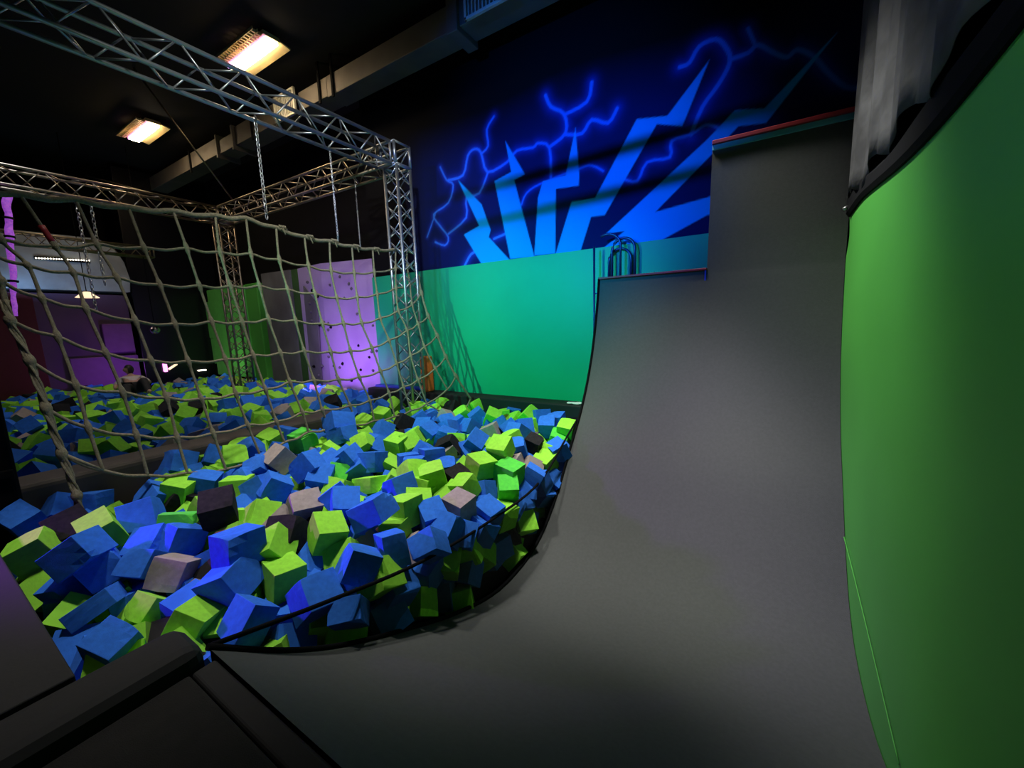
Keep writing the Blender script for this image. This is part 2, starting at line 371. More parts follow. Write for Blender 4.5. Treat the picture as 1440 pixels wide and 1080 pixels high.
# mesh screen along the ramp side and its sagging cord
cord = smooth_path([(XL-.015, .54, -.02), (XL-.015, 1.02, -.15), (XL-.015, 1.7, -.30), (XL-.015, 2.5, -.37), (XL-.015, 3.28, -.35), (XL-.015, 3.97, -.05), (XL-.015, 4.3, .10)], 6)
scr = thing('mesh_screen', 'dark see-through mesh screen holding the foam blocks back beside the ramp', 'screen')
b = nb(); tube(b, cord, .011, 8); link_mesh('cord', b, M['black'], scr)
m = bpy.data.materials.new('dark_mesh_fabric'); m.use_nodes = True; nt = m.node_tree; pb = nt.nodes['Principled BSDF']
pb.inputs['Base Color'].default_value = (.004, .006, .006, 1); pb.inputs['Roughness'].default_value = .3
tr = nt.nodes.new('ShaderNodeBsdfTransparent'); tr.inputs[0].default_value = (.8, .85, .8, 1)
mx = nt.nodes.new('ShaderNodeMixShader'); mx.inputs[0].default_value = .2
nt.links.new(tr.outputs[0], mx.inputs[1]); nt.links.new(pb.outputs[0], mx.inputs[2]); nt.links.new(mx.outputs[0], nt.nodes['Material Output'].inputs[0])
b = nb(); rows = []
for p in cord:
    zb = side_z(p.y) if p.y > .53 else -.02
    zb = min(zb+.02, p.z-.01)
    rows.append([b.verts.new((p.x+.012*math.sin(k*.9+p.y*4)*math.sin(k/6*math.pi), p.y, p.z+(zb-p.z)*k/6)) for k in range(7)])
for a, c in zip(rows, rows[1:]):
    for k in range(6):
        f = b.faces.new((a[k], c[k], c[k+1], a[k+1])); f.smooth = True
link_mesh('mesh_fabric', b, m, scr)

# ------------------------------------------------------------------ foam cubes
D = json.loads(r'''{"net":{"L":[[-4.58,0.3,2.27],[-4.51,0.4,1.89],[-4.49,0.5,1.8],[-4.45,0.53,1.6],[-4.4,0.53,1.33],[-4.34,0.57,1.05],[-4.27,0.59,0.71],[-4.21,0.61,0.38],[-4.14,0.63,0.07],[-4.1,0.62,-0.13]],"1":[[-4.58,0.51,2.23],[-4.51,0.58,1.89],[-4.47,0.67,1.72],[-4.43,0.7,1.49],[-4.37,0.73,1.21],[-4.3,0.76,0.85],[-4.24,0.77,0.53],[-4.17,0.79,0.2]],"2":[[-4.58,0.72,2.23],[-4.51,0.83,1.88],[-4.47,0.89,1.69],[-4.41,0.91,1.42],[-4.34,0.96,1.07],[-4.28,1.0,0.76],[-4.21,1.02,0.41],[-4.15,1.03,0.08]],"3":[[-4.58,1.0,2.26],[-4.52,1.06,1.93],[-4.46,1.13,1.67],[-4.39,1.18,1.32],[-4.33,1.22,0.99],[-4.26,1.26,0.67],[-4.2,1.27,0.33],[-4.13,1.28,0.02]],"4":[[-4.58,1.31,2.27],[-4.52,1.35,1.94],[-4.46,1.4,1.63],[-4.39,1.44,1.29],[-4.32,1.47,0.96],[-4.25,1.5,0.62],[-4.19,1.53,0.3],[-4.12,1.56,-0.04]],"5":[[-4.59,1.62,2.31],[-4.53,1.66,1.98],[-4.46,1.69,1.64],[-4.39,1.72,1.31],[-4.32,1.76,0.95],[-4.25,1.78,0.62],[-4.19,1.82,0.31],[-4.13,1.87,-0.01]],"6":[[-4.6,1.96,2.34],[-4.53,1.93,1.98],[-4.46,1.95,1.65],[-4.39,1.98,1.3],[-4.32,2.01,0.97],[-4.25,2.05,0.62],[-4.19,2.09,0.28],[-4.14,2.12,0.06]],"7":[[-4.6,2.24,2.37],[-4.53,2.21,2.0],[-4.46,2.22,1.67],[-4.4,2.24,1.33],[-4.32,2.28,0.97],[-4.26,2.31,0.66],[-4.19,2.37,0.32],[-4.15,2.39,0.1]],"8":[[-4.6,2.54,2.33],[-4.52,2.49,1.97],[-4.46,2.51,1.65],[-4.39,2.52,1.31],[-4.32,2.54,0.97],[-4.26,2.58,0.64],[-4.19,2.6,0.3],[-4.15,2.66,0.08]],"9":[[-4.59,2.85,2.28],[-4.52,2.82,1.94],[-4.45,2.82,1.62],[-4.38,2.83,1.27],[-4.32,2.86,0.94],[-4.25,2.88,0.61],[-4.19,2.96,0.28],[-4.14,2.97,0.04]],"10":[[-4.59,3.17,2.28],[-4.51,3.1,1.91],[-4.45,3.1,1.58],[-4.38,3.11,1.27],[-4.32,3.13,0.93],[-4.25,3.17,0.6],[-4.19,3.25,0.29],[-4.14,3.25,0.03]],"11":[[-4.58,3.48,2.26],[-4.5,3.42,1.91],[-4.43,3.38,1.6],[-4.36,3.36,1.27],[-4.29,3.43,0.95],[-4.22,3.48,0.64],[-4.16,3.54,0.34],[-4.09,3.54,0.03]],"12":[[-4.58,3.81,2.27],[-4.5,3.74,1.95],[-4.43,3.7,1.65],[-4.36,3.66,1.33],[-4.28,3.71,1.03],[-4.21,3.75,0.71],[-4.13,3.77,0.39],[-4.05,3.8,0.06]],"13":[[-4.59,4.23,2.32],[-4.51,4.13,2.04],[-4.43,4.04,1.75],[-4.34,3.97,1.43],[-4.26,4.03,1.15],[-4.17,3.98,0.8],[-4.07,3.99,0.46],[-3.97,4.03,0.12]],"14":[[-4.6,4.46,2.35],[-4.52,4.37,2.09],[-4.42,4.3,1.82],[-4.33,4.23,1.52],[-4.24,4.23,1.24],[-4.12,4.21,0.91],[-4.02,4.3,0.59],[-3.91,4.41,0.27]],"R":[[-4.59,4.61,2.33],[-4.52,4.55,2.13],[-4.45,4.51,1.94],[-4.36,4.46,1.7],[-4.24,4.45,1.35],[-4.14,4.51,1.06],[-4.02,4.54,0.74],[-3.91,4.62,0.44],[-3.78,4.79,0.07]]},"out":[["g",-2.394,1.428,-0.14,-0.443,-2.669,0.293,0.209,0.19,0.191],["b",-1.982,1.36,-0.199,-0.728,-2.946,0.892,0.204,0.188,0.183],["b",-2.257,1.703,-0.071,3.323,-1.352,-2.189,0.17,0.236,0.233],["g",-2.222,1.847,-0.311,0.185,-3.141,-0.316,0.157,0.18,0.205],["b",-2.108,2.121,-0.261,-0.632,-2.7,-0.21,0.211,0.187,0.183],["s",-2.031,2.352,-0.273,-0.071,-2.967,-0.273,0.206,0.199,0.214],["b",-1.851,1.82,-0.282,0.645,-3.56,1.157,0.189,0.222,0.157],["b",-1.968,1.597,-0.223,1.027,0.748,-4.91,0.153,0.212,0.214],["b",-1.864,1.191,-0.362,1.122,-3.053,1.305,0.168,0.212,0.128],["g",-2.069,1.964,-0.593,1.085,-2.779,-0.478,0.175,0.211,0.211],["g",-2.035,2.393,-0.855,-0.603,-2.987,0.352,0.175,0.175,0.204],["b",-1.938,2.755,-0.785,-0.603,-3.097,-0.284,0.198,0.187,0.21],["g",-1.87,3.069,-0.706,-0.743,-3.641,0.586,0.212,0.21,0.19],["g",-2.011,3.032,-0.97,-0.018,3.053,-0.632,0.21,0.209,0.204],["g",-2.021,3.57,-0.815,-0.444,-3.252,0.652,0.181,0.183,0.165],["b",-1.973,3.275,-0.8,-0.663,-3.109,0.433,0.21,0.21,0.218],["b",-2.036,2.063,-0.698,-0.053,2.623,-0.595,0.209,0.212,0.161],["g",-2.264,2.971,-0.157,1.298,9.594,-0.369,0.218,0.224,0.187],["e",-2.03,3.119,-0.244,0.125,3.33,0.212,0.234,0.21,0.215],["e",-1.949,2.961,-0.343,0.946,-2.741,-0.516,0.187,0.211,0.21],["b",-2.13,2.803,-0.348,0.165,-3.421,0.607,0.204,0.2,0.205],["g",-2.436,2.495,-0.13,-1.63,0.434,1.74,0.203,0.213,0.21],["s",-2.82,3.159,-0.171,0.425,-0.482,0.952,0.159,0.218,0.213],["b",-2.721,2.785,-0.091,0.697,2.945,-0.139,0.202,0.211,0.19],["b",-3.335,3.394,-0.073,0.175,-2.548,-0.214,0.197,0.206,0.209],["b",-2.644,3.39,-0.084,0.393,-2.299,-0.542,0.188,0.21,0.209],["g",-2.211,3.258,-0.066,0.177,-2.966,-0.794,0.21,0.21,0.21],["b",-2.48,4.649,-0.058,1.563,3.931,1.107,0.199,0.21,0.21],["b",-2.231,4.326,-0.089,-1.477,-2.33,-0.3,0.21,0.199,0.211],["g",-1.954,4.304,-0.092,0.209,-2.901,-0.488,0.193,0.207,0.208],["b",-3.048,4.896,-0.106,-0.59,3.135,0.215,0.213,0.207,0.178],["g",-3.072,4.339,-0.065,0.622,-2.531,-0.314,0.196,0.21,0.209],["b",-1.873,3.902,-0.221,-0.965,-2.906,-0.764,0.208,0.185,0.208],["k",-2.137,3.794,-0.169,0.205,-2.729,-0.171,0.18,0.208,0.207],["b",-1.893,3.329,-0.336,-1.645,-2.316,0.663,0.209,0.2,0.209],["b",-5.039,0.491,-0.185,-1.667,3.13,0.151,0.191,0.203,0.168],["b",-4.542,0.408,-0.126,1.697,0.684,-2.707,0.208,0.171,0.211],["g",-4.674,0.869,-0.333,1.748,-3.296,-0.331,0.182,0.198,0.146],["g",-3.727,0.646,-0.103,-2.073,2.182,0.721,0.176,0.211,0.214],["b",-5.092,1.124,-0.327,-0.427,3.387,0.057,0.198,0.189,0.144],["b",-3.458,0.487,-0.095,3.308,-0.265,-2.195,0.178,0.216,0.21],["b",-3.562,0.435,-0.341,-3.932,14.687,3.446,0.153,0.172,0.193],["b",-3.267,0.736,-0.258,0.579,-2.637,-1.201,0.214,0.165,0.208],["s",-3.085,0.806,-0.291,3.024,-8.535,2.092,0.196,0.178,0.183],["b",-3.209,0.481,-0.348,-0.035,-2.053,-3.14,0.215,0.106,0.214],["b",-2.577,0.412,-0.295,-2.741,-0.568,0.686,0.17,0.146,0.253],["g",-2.976,0.648,-0.398,0.366,-2.895,1.216,0.176,0.156,0.14],["g",-2.478,0.697,-0.314,-1.011,3.31,-0.619,0.165,0.201,0.173],["b",-2.242,0.851,-0.316,-0.112,3.019,-1.062,0.18,0.16,0.197],["g",-2.354,1.107,-0.262,-0.659,-9.352,0.556,0.209,0.179,0.193],["b",-2.57,0.982,-0.063,-0.145,3.018,-0.12,0.198,0.214,0.204],["g",-3.211,1.398,-0.218,0.151,2.495,-0.722,0.236,0.187,0.195],["s",-2.934,1.593,-0.145,0.515,3.747,0.007,0.177,0.213,0.19],["g",-3.782,2.009,-0.272,0.184,4.434,0.266,0.155,0.201,0.222],["g",-4.089,1.196,-0.109,0.943,-2.672,0.035,0.188,0.2,0.207],["g",-4.975,1.692,-0.107,0.319,0.347,1.692,0.18,0.205,0.213],["s",-3.927,1.944,-0.036,-0.116,-2.978,-0.984,0.21,0.208,0.21],["b",-3.535,1.986,-0.05,-0.591,2.326,0.028,0.225,0.206,0.192],["b",-4.098,2.73,0.131,-0.014,2.658,-0.363,0.226,0.279,0.195],["b",-4.004,2.697,0.002,0.383,-3.438,0.074,0.233,0.233,0.182],["b",-3.544,2.861,-0.129,-0.693,3.581,1.216,0.202,0.182,0.202],["g",-3.259,2.979,-0.084,-0.125,-2.321,-0.146,0.192,0.206,0.209],["g",-3.306,2.879,-0.072,0.299,-0.095,1.704,0.201,0.2,0.211],["b",-3.436,2.36,-0.08,3.491,-0.962,-2.459,0.19,0.209,0.21],["e",-3.449,2.235,-0.201,-1.113,3.31,1.496,0.183,0.166,0.205],["g",-3.059,2.295,-0.257,0.238,-3.328,0.344,0.224,0.227,0.145],["b",-2.493,2.155,-0.119,-0.232,-3.556,-0.028,0.208,0.21,0.187],["g",-3.87,1.537,-0.146,-1.142,-3.031,0.163,0.22,0.211,0.155],["g",-3.742,1.238,-0.22,0.12,-2.554,0.42,0.173,0.179,0.191],["k",-3.232,1.146,-0.039,-0.584,-2.604,-0.204,0.21,0.206,0.21]],"ind":[["b",-4.79,0.64,-0.19],["b",-4.73,0.79,-0.19],["g",-5.31,0.94,-0.25],["g",-5.32,1.16,-0.24],["b",-3.86,0.89,-0.14],["b",-4.19,1.07,-0.15],["g",-3.93,0.37,-0.16],["k",-4.06,0.56,-0.13],["g",-2.56,0.4,-0.38],["b",-3.46,0.57,-0.24],["b",-3.43,0.81,-0.21],["k",-2.64,1.29,-0.15],["k",-4.09,1.19,-0.2],["b",-4.09,1.37,-0.11],["b",-4.87,1.75,-0.1],["g",-4.44,1.77,-0.04],["g",-4.79,1.99,-0.07],["b",-4.54,1.96,-0.04],["b",-3.94,1.87,-0.19],["b",-3.97,1.66,-0.17],["b",-3.49,1.66,-0.13],["e",-3.49,0.97,-0.17],["b",-3.31,0.93,-0.2],["b",-2.51,0.9,-0.21],["b",-2.02,1.1,-0.26],["g",-2.56,1.15,-0.17],["e",-4.27,2.39,-0.02],["b",-5.2,3.95,-0.08],["b",-5.35,4.35,-0.1],["g",-5.26,4.6,-0.1],["g",-4.53,3.69,-0.04],["k",-4.04,3.64,-0.08],["g",-4.4,3.3,-0.04],["g",-3.66,2.71,-0.06],["b",-3.87,3.15,-0.05],["b",-3.36,2.39,-0.2],["b",-3.26,2.5,-0.13],["b",-3.55,2.26,-0.12],["b",-3.41,2.03,-0.15],["g",-3.21,2.07,-0.27],["b",-2.66,1.75,-0.14],["g",-2.29,2.15,-0.22],["g",-5.33,2.91,-0.1],["g",-5.64,3.3,-0.1],["g",-6.41,3.59,-0.1],["g",-5.52,2.63,-0.1],["g",-6.28,2.93,-0.1],["g",-4.79,2.29,-0.06],["s",-6.51,3.35,-0.1],["b",-4.81,2.48,-0.04],["g",-6.92,3.17,-0.1],["b",-4.09,1.92,-0.11],["b",-4.01,1.79,-0.1],["b",-3.95,1.92,-0.18],["b",-3.64,1.6,-0.15],["g",-4.36,4.24,-0.05],["b",-3.98,3.9,-0.09],["b",-3.62,3.6,-0.09],["s",-3.65,2.77,-0.19],["b",-2.89,2.63,-0.13],["b",-2.88,2.86,-0.11],["g",-2.5,2.35,-0.2],["g",-2.5,2.44,-0.25],["g",-4.28,4.09,-0.05],["b",-4.42,4.51,-0.05],["b",-3.96,4.07,-0.08],["g",-4.22,4.62,-0.05],["g",-4.38,5.09,-0.08],["k",-3.95,4.55,-0.06],["g",-4.03,4.27,-0.06],["g",-3.55,4.32,-0.06],["g",-3.73,4.85,-0.06],["s",-3.67,4.1,-0.08],["b",-3.27,4.3,-0.06],["b",-3.5,3.88,-0.09],["b",-3.29,3.89,-0.09],["b",-3.09,3.86,-0.09],["b",-3.11,4.33,-0.14],["b",-2.94,4.34,-0.15],["g",-2.86,4.6,-0.14],["g",-3.15,4.75,-0.13],["g",-2.65,4.64,-0.06],["g",-3.41,3.23,-0.09],["g",-3.31,3.39,-0.18],["b",-3.1,3.42,-0.1],["g",-2.89,3.38,-0.12],["b",-2.71,3.34,-0.2],["b",-2.6,4.04,-0.09],["b",-2.45,3.97,-0.11],["b",-2.45,4.13,-0.08],["g",-2.55,4.56,-0.15],["k",-2.84,3.17,-0.11],["b",-2.33,3.31,-0.17],["b",-2.2,3.55,-0.16],["g",-2.43,3.81,-0.14],["s",-2.74,3.83,-0.1],["g",-2.02,3.87,-0.27],["b",-2.1,3.78,-0.32],["b",-1.94,3.25,-0.45],["b",-2.74,2.56,-0.12],["b",-3.24,2.97,-0.2],["b",-2.75,2.77,-0.23],["b",-2.53,2.78,-0.18],["k",-2.32,2.69,-0.21],["g",-2.62,2.43,-0.12],["b",-2.2,4.53,-0.07],["e",-2.03,4.22,-0.2],["b",-3.22,3.6,-0.08],["b",-2.07,2.66,-0.45],["g",-2.18,2.6,-0.23],["b",-1.9,2.58,-0.39],["b",-1.9,2.44,-0.48],["g",-1.9,2.77,-0.49],["b",-1.9,2.23,-0.42],["b",-1.99,2.71,-0.87],["b",-1.9,3.56,-0.61],["b",-1.9,3.5,-0.46],["g",-1.9,2.14,-0.92],["b",-2.0,2.06,-0.85],["g",-1.9,2.3,-0.57],["b",-1.9,1.55,-0.45],["b",-1.9,1.47,-0.59],["g",-1.9,1.72,-0.67],["b",-2.53,2.09,-0.24],["g",-2.27,1.99,-0.2],["b",-2.82,1.8,-0.14],["b",-2.08,2.22,-0.77],["b",-1.9,3.72,-0.5],["b",-1.9,3.71,-0.68],["b",-1.9,3.94,-0.42],["b",-1.9,4.06,-0.31],["g",-6.92,0.85,0.0],["g",-5.88,1.21,-0.0],["g",-5.98,1.08,0.0],["b",-6.89,1.12,0.0],["b",-6.2,0.83,0.0],["b",-8.46,0.99,0.0],["g",-8.34,1.54,0.0],["b",-7.97,1.71,0.0],["g",-9.2,2.07,0.0],["g",-8.39,2.07,0.0],["g",-7.07,1.87,0.0],["k",-8.27,2.47,0.0],["g",-7.22,2.32,0.0],["k",-7.79,2.68,0.0],["b",-6.21,2.04,0.0],["g",-5.99,1.75,0.0],["b",-6.13,1.49,0.0],["g",-8.72,3.02,0.0],["g",-11.45,3.26,0.0],["g",-11.96,3.06,0.0],["g",-12.24,2.67,0.0],["k",-10.46,1.69,0.0],["k",-9.76,1.48,0.0],["g",-13.19,1.88,0.0],["b",-4.79,1.43,-0.05],["b",-6.79,1.56,0.0],["b",-7.6,1.17,0.0],["g",-8.88,2.99,0.0],["g",-7.75,2.95,0.0],["g",-7.81,3.21,0.0],["g",-6.38,2.61,0.0],["g",-6.51,2.88,0.0],["g",-5.8,2.68,0.0],["g",-5.31,2.46,0.0],["b",-6.17,2.32,0.0],["b",-5.73,2.35,0.0],["b",-6.98,3.28,0.0],["b",-6.7,3.41,0.0],["b",-7.84,4.01,0.0],["b",-7.82,4.58,0.0],["b",-7.37,3.25,0.0],["g",-7.76,3.54,0.0],["g",-7.89,3.81,0.0],["g",-9.06,3.89,0.0],["b",-9.57,4.33,-0.0],["b",-9.4,3.56,0.0],["g",-9.36,3.39,0.0],["g",-8.87,3.59,0.0],["s",-5.89,3.04,0.0],["b",-6.58,3.59,0.0],["s",-6.17,3.63,0.0],["b",-6.11,3.86,0.0],["k",-5.86,3.83,0.0],["g",-6.06,3.45,0.0],["b",-10.54,4.2,0.0],["b",-7.59,3.02,0.0],["g",-5.96,3.32,0.0],["b",-5.7,3.47,0.0],["g",-8.3,2.21,0.0],["k",-8.1,2.41,0.0],["g",-7.75,4.41,0.0],["s",-6.72,4.29,0.0],["g",-1.92,1.45,-0.32],["b",-1.95,2.09,-0.32],["g",-1.96,3.74,-0.32],["g",-1.94,1.2,-0.53],["b",-1.97,1.86,-0.54],["g",-1.93,2.06,-0.56],["b",-1.92,2.95,-0.51],["b",-1.91,3.13,-0.53],["b",-1.91,2.26,-0.74],["g",-1.95,2.49,-0.74],["k",-1.94,2.9,-0.73],["g",-1.9,2.91,-0.94],["b",-3.79,4.44,-0.22],["b",-3.63,2.98,-0.23],["g",-4.14,3.01,-0.14],["g",-2.85,3.82,-0.26],["b",-3.7,3.47,-0.19],["b",-2.44,1.4,-0.32],["b",-4.63,2.71,-0.15],["s",-3.03,1.48,-0.28],["k",-2.87,1.23,-0.31],["b",-4.7,1.47,-0.21],["g",-4.57,1.24,-0.21],["g",-3.98,2.52,-0.15],["g",-2.26,1.45,-0.31],["k",-3.64,3.8,-0.19],["s",-2.15,3.38,-0.28],["g",-3.41,1.48,-0.32],["k",-4.23,2.16,-0.2],["b",-2.54,1.86,-0.27],["g",-3.86,4.26,-0.18],["b",-4.38,2.64,-0.1],["b",-3.79,3.96,-0.2],["b",-4.58,4.45,-0.2],["b",-3.15,1.63,-0.3],["b",-4.24,1.5,-0.24],["b",-3.82,2.94,-0.16]],"rest":[["b",-4.5,3.41,-0.16],["g",-2.24,2.44,-0.3],["b",-4.16,3.27,-0.19],["g",-3.19,2.66,-0.21],["g",-2.93,2.93,-0.28],["g",-3.84,2.37,-0.18],["g",-4.46,2.87,-0.19],["b",-3.41,4.17,-0.17],["b",-3.8,1.03,-0.27],["b",-3.62,1.45,-0.27],["k",-3.75,1.67,-0.3],["g",-2.83,0.5,-0.46],["g",-3.74,0.85,-0.31],["b",-4.33,3.57,-0.16],["k",-4.02,4.33,-0.23],["b",-2.43,2.78,-0.34],["g",-2.37,0.54,-0.35],["k",-3.8,0.57,-0.25],["g",-4.72,2.95,-0.17],["g",-4.4,1.51,-0.17],["b",-2.72,2.39,-0.27],["b",-3.18,4.51,-0.13],["s",-3.29,3.8,-0.24],["g",-3.39,3.56,-0.25],["g",-3.06,1.86,-0.28],["b",-4.26,1.93,-0.19],["b",-4.63,0.55,-0.31],["g",-4.63,4.03,-0.18],["b",-3.48,1.73,-0.29],["b",-3.5,2.56,-0.27],["g",-4.69,3.54,-0.18],["b",-4.37,3.91,-0.21],["g",-2.56,3.1,-0.28],["b",-2.19,2.96,-0.39],["g",-2.65,0.98,-0.32],["g",-2.38,3.97,-0.29],["b",-4.44,0.65,-0.3],["b",-3.63,0.63,-0.31],["k",-2.69,1.53,-0.28],["b",-4.52,2.24,-0.14],["b",-4.08,4.58,-0.22],["b",-4.23,4.31,-0.21],["b",-3.09,3.74,-0.23],["g",-2.65,2.91,-0.29],["g",-4.55,4.68,-0.17],["s",-4.55,3.22,-0.16],["g",-2.92,3.66,-0.19],["g",-4.38,2.46,-0.18],["b",-2.17,1.21,-0.36],["g",-4.04,0.9,-0.24],["k",-2.82,1.67,-0.3],["b",-2.51,1.58,-0.28],["k",-2.91,0.99,-0.34],["g",-4.41,1.3,-0.14],["g",-3.7,4.59,-0.19],["b",-4.51,3.75,-0.21],["g",-4.73,4.55,-0.19],["g",-2.71,4.25,-0.23],["b",-3.76,2.56,-0.17],["g",-3.24,1.15,-0.28],["b",-3.03,3.17,-0.27],["b",-3.72,3.2,-0.24],["b",-3.28,3.16,-0.22],["s",-2.41,4.28,-0.24],["b",-2.34,3.05,-0.3],["b",-2.18,4.68,-0.17],["b",-2.06,4.45,-0.17],["g",-2.64,3.73,-0.22],["g",-3.11,4.06,-0.23],["b",-4.6,4.24,-0.13],["k",-3.86,4.66,-0.17],["b",-3.51,2.07,-0.3],["b",-4.0,0.46,-0.31],["g",-3.54,3.18,-0.24],["b",-4.17,1.67,-0.17],["b",-4.13,4.16,-0.22],["s",-3.95,3.75,-0.23],["b",-3.02,2.04,-0.28],["g",-4.51,1.65,-0.19],["k",-3.88,3.42,-0.21],["g",-4.15,3.5,-0.14],["b",-4.45,0.44,-0.31],["g",-2.55,3.57,-0.25],["g",-2.86,1.92,-0.27],["b",-1.96,4.68,-0.2],["b",-4.75,2.39,-0.2],["g",-2.18,4.03,-0.23],["g",-3.37,4.46,-0.14],["g",-4.08,3.91,-0.23],["b",-3.77,3.64,-0.21],["b",-3.44,0.69,-0.38],["b",-3.04,2.52,-0.32],["g",-2.56,4.31,-0.14],["g",-2.64,2.62,-0.27],["k",-4.61,2.5,-0.12],["g",-4.34,4.53,-0.21],["b",-3.23,0.63,-0.43],["b",-3.3,4.0,-0.25],["b",-2.79,3.98,-0.18],["b",-4.34,4.72,-0.2],["g",-2.29,4.45,-0.23],["g",-4.18,2.72,-0.06],["b",-3.53,0.88,-0.33],["g",-3.83,2.73,-0.15],["g",-3.43,1.28,-0.23],["g",-4.13,3.74,-0.22],["g",-3.93,1.18,-0.3],["b",-4.0,2.25,-0.26],["b",-2.79,0.78,-0.39],["b",-3.29,1.82,-0.29],["b",-2.9,3.48,-0.26],["g",-4.22,2.57,-0.15],["k",-3.49,4.66,-0.18],["b",-4.3,2.86,-0.07],["b",-2.98,0.83,-0.44],["g",-4.15,4.74,-0.22],["g",-2.8,4.44,-0.22],["g",-4.02,1.39,-0.3],["g",-3.3,4.63,-0.22],["g",-3.49,3.38,-0.19],["b",-4.28,0.63,-0.22],["g",-2.4,1.95,-0.34],["g",-3.77,2.19,-0.22],["g",-3.98,2.95,-0.08],["b",-3.13,3.52,-0.25],["g",-2.43,4.72,-0.22],["b",-3.61,4.03,-0.25],["k",-4.39,3.12,-0.16],["b",-4.71,3.34,-0.16],["g",-2.41,0.85,-0.38],["b",-4.41,4.14,-0.18],["g",-4.68,2.13,-0.13],["b",-4.07,2.09,-0.2],["s",-4.65,1.92,-0.21],["b",-3.84,1.41,-0.29],["b",-4.74,1.29,-0.16],["s",-2.02,3.52,-0.31],["k",-2.29,2.26,-0.35],["b",-2.82,1.4,-0.28],["b",-2.16,0.65,-0.4],["k",-2.52,3.27,-0.26],["g",-2.37,3.54,-0.22],["g",-3.61,2.4,-0.26],["g",-2.9,3.28,-0.29],["b",-4.73,3.87,-0.14],["g",-3.42,2.98,-0.18],["b",-2.26,3.68,-0.29],["b",-2.71,2.1,-0.31],["b",-4.34,1.13,-0.23],["b",-4.18,0.42,-0.29],["b",-4.74,4.72,-0.23],["g",-4.67,1.74,-0.2],["b",-3.1,1.0,-0.33],["s",-2.26,1.63,-0.34],["s",-2.17,0.44,-0.37],["g",-2.56,4.15,-0.23],["g",-2.89,2.44,-0.25],["g",-3.55,3.63,-0.25],["g",-3.62,4.29,-0.22],["g",-3.05,1.16,-0.23],["g",-3.36,0.87,-0.37],["b",-4.18,2.34,-0.19],["b",-2.4,1.72,-0.27],["s",-3.0,2.7,-0.26],["b",-2.18,3.19,-0.32],["b",-2.73,3.52,-0.26],["b",-4.45,1.94,-0.2],["g",-2.93,4.17,-0.23],["b",-2.66,4.74,-0.2],["k",-4.74,3.16,-0.19]]}''')
def foam_mesh(seed, mt):
    rnd = random.Random(seed)
    b = nb(); bmesh.ops.create_cube(b, size=1)
    bmesh.ops.subdivide_edges(b, edges=b.edges[:], cuts=3, use_grid_fill=True)
    a1 = Vector((rnd.uniform(-1, 1), rnd.uniform(-1, 1), rnd.uniform(-1, 1))).normalized()
    bow = rnd.uniform(-.045, .045)
    # one or two corners torn back, as foam gets
    cs = [Vector((rnd.choice((-.5, .5)), rnd.choice((-.5, .5)), rnd.choice((-.5, .5)))) for _ in range(2)]
    for v in b.verts:
        c = v.co.copy()
        v.co += c.cross(a1)*bow*(c.z*2) + Vector((rnd.uniform(-1, 1), rnd.uniform(-1, 1), rnd.uniform(-1, 1)))*.003
        for q in cs:
            d = (c-q).length
            if d < .3: v.co -= (q*2)*(.3-d)*rnd.uniform(.05, .28)
    es = [e for e in b.edges if len(e.link_faces) == 2 and e.calc_face_angle(0) > .9]
    bmesh.ops.bevel(b, geom=es, offset=.018, segments=2, affect='EDGES', profile=.6)
    me = bpy.data.meshes.new('foam_cube'); b.to_mesh(me); b.free(); me.materials.append(mt); return me
VAR = {k: [foam_mesh(17*i+ord(k), FM[k]) for i in range(6)] for k in FM}
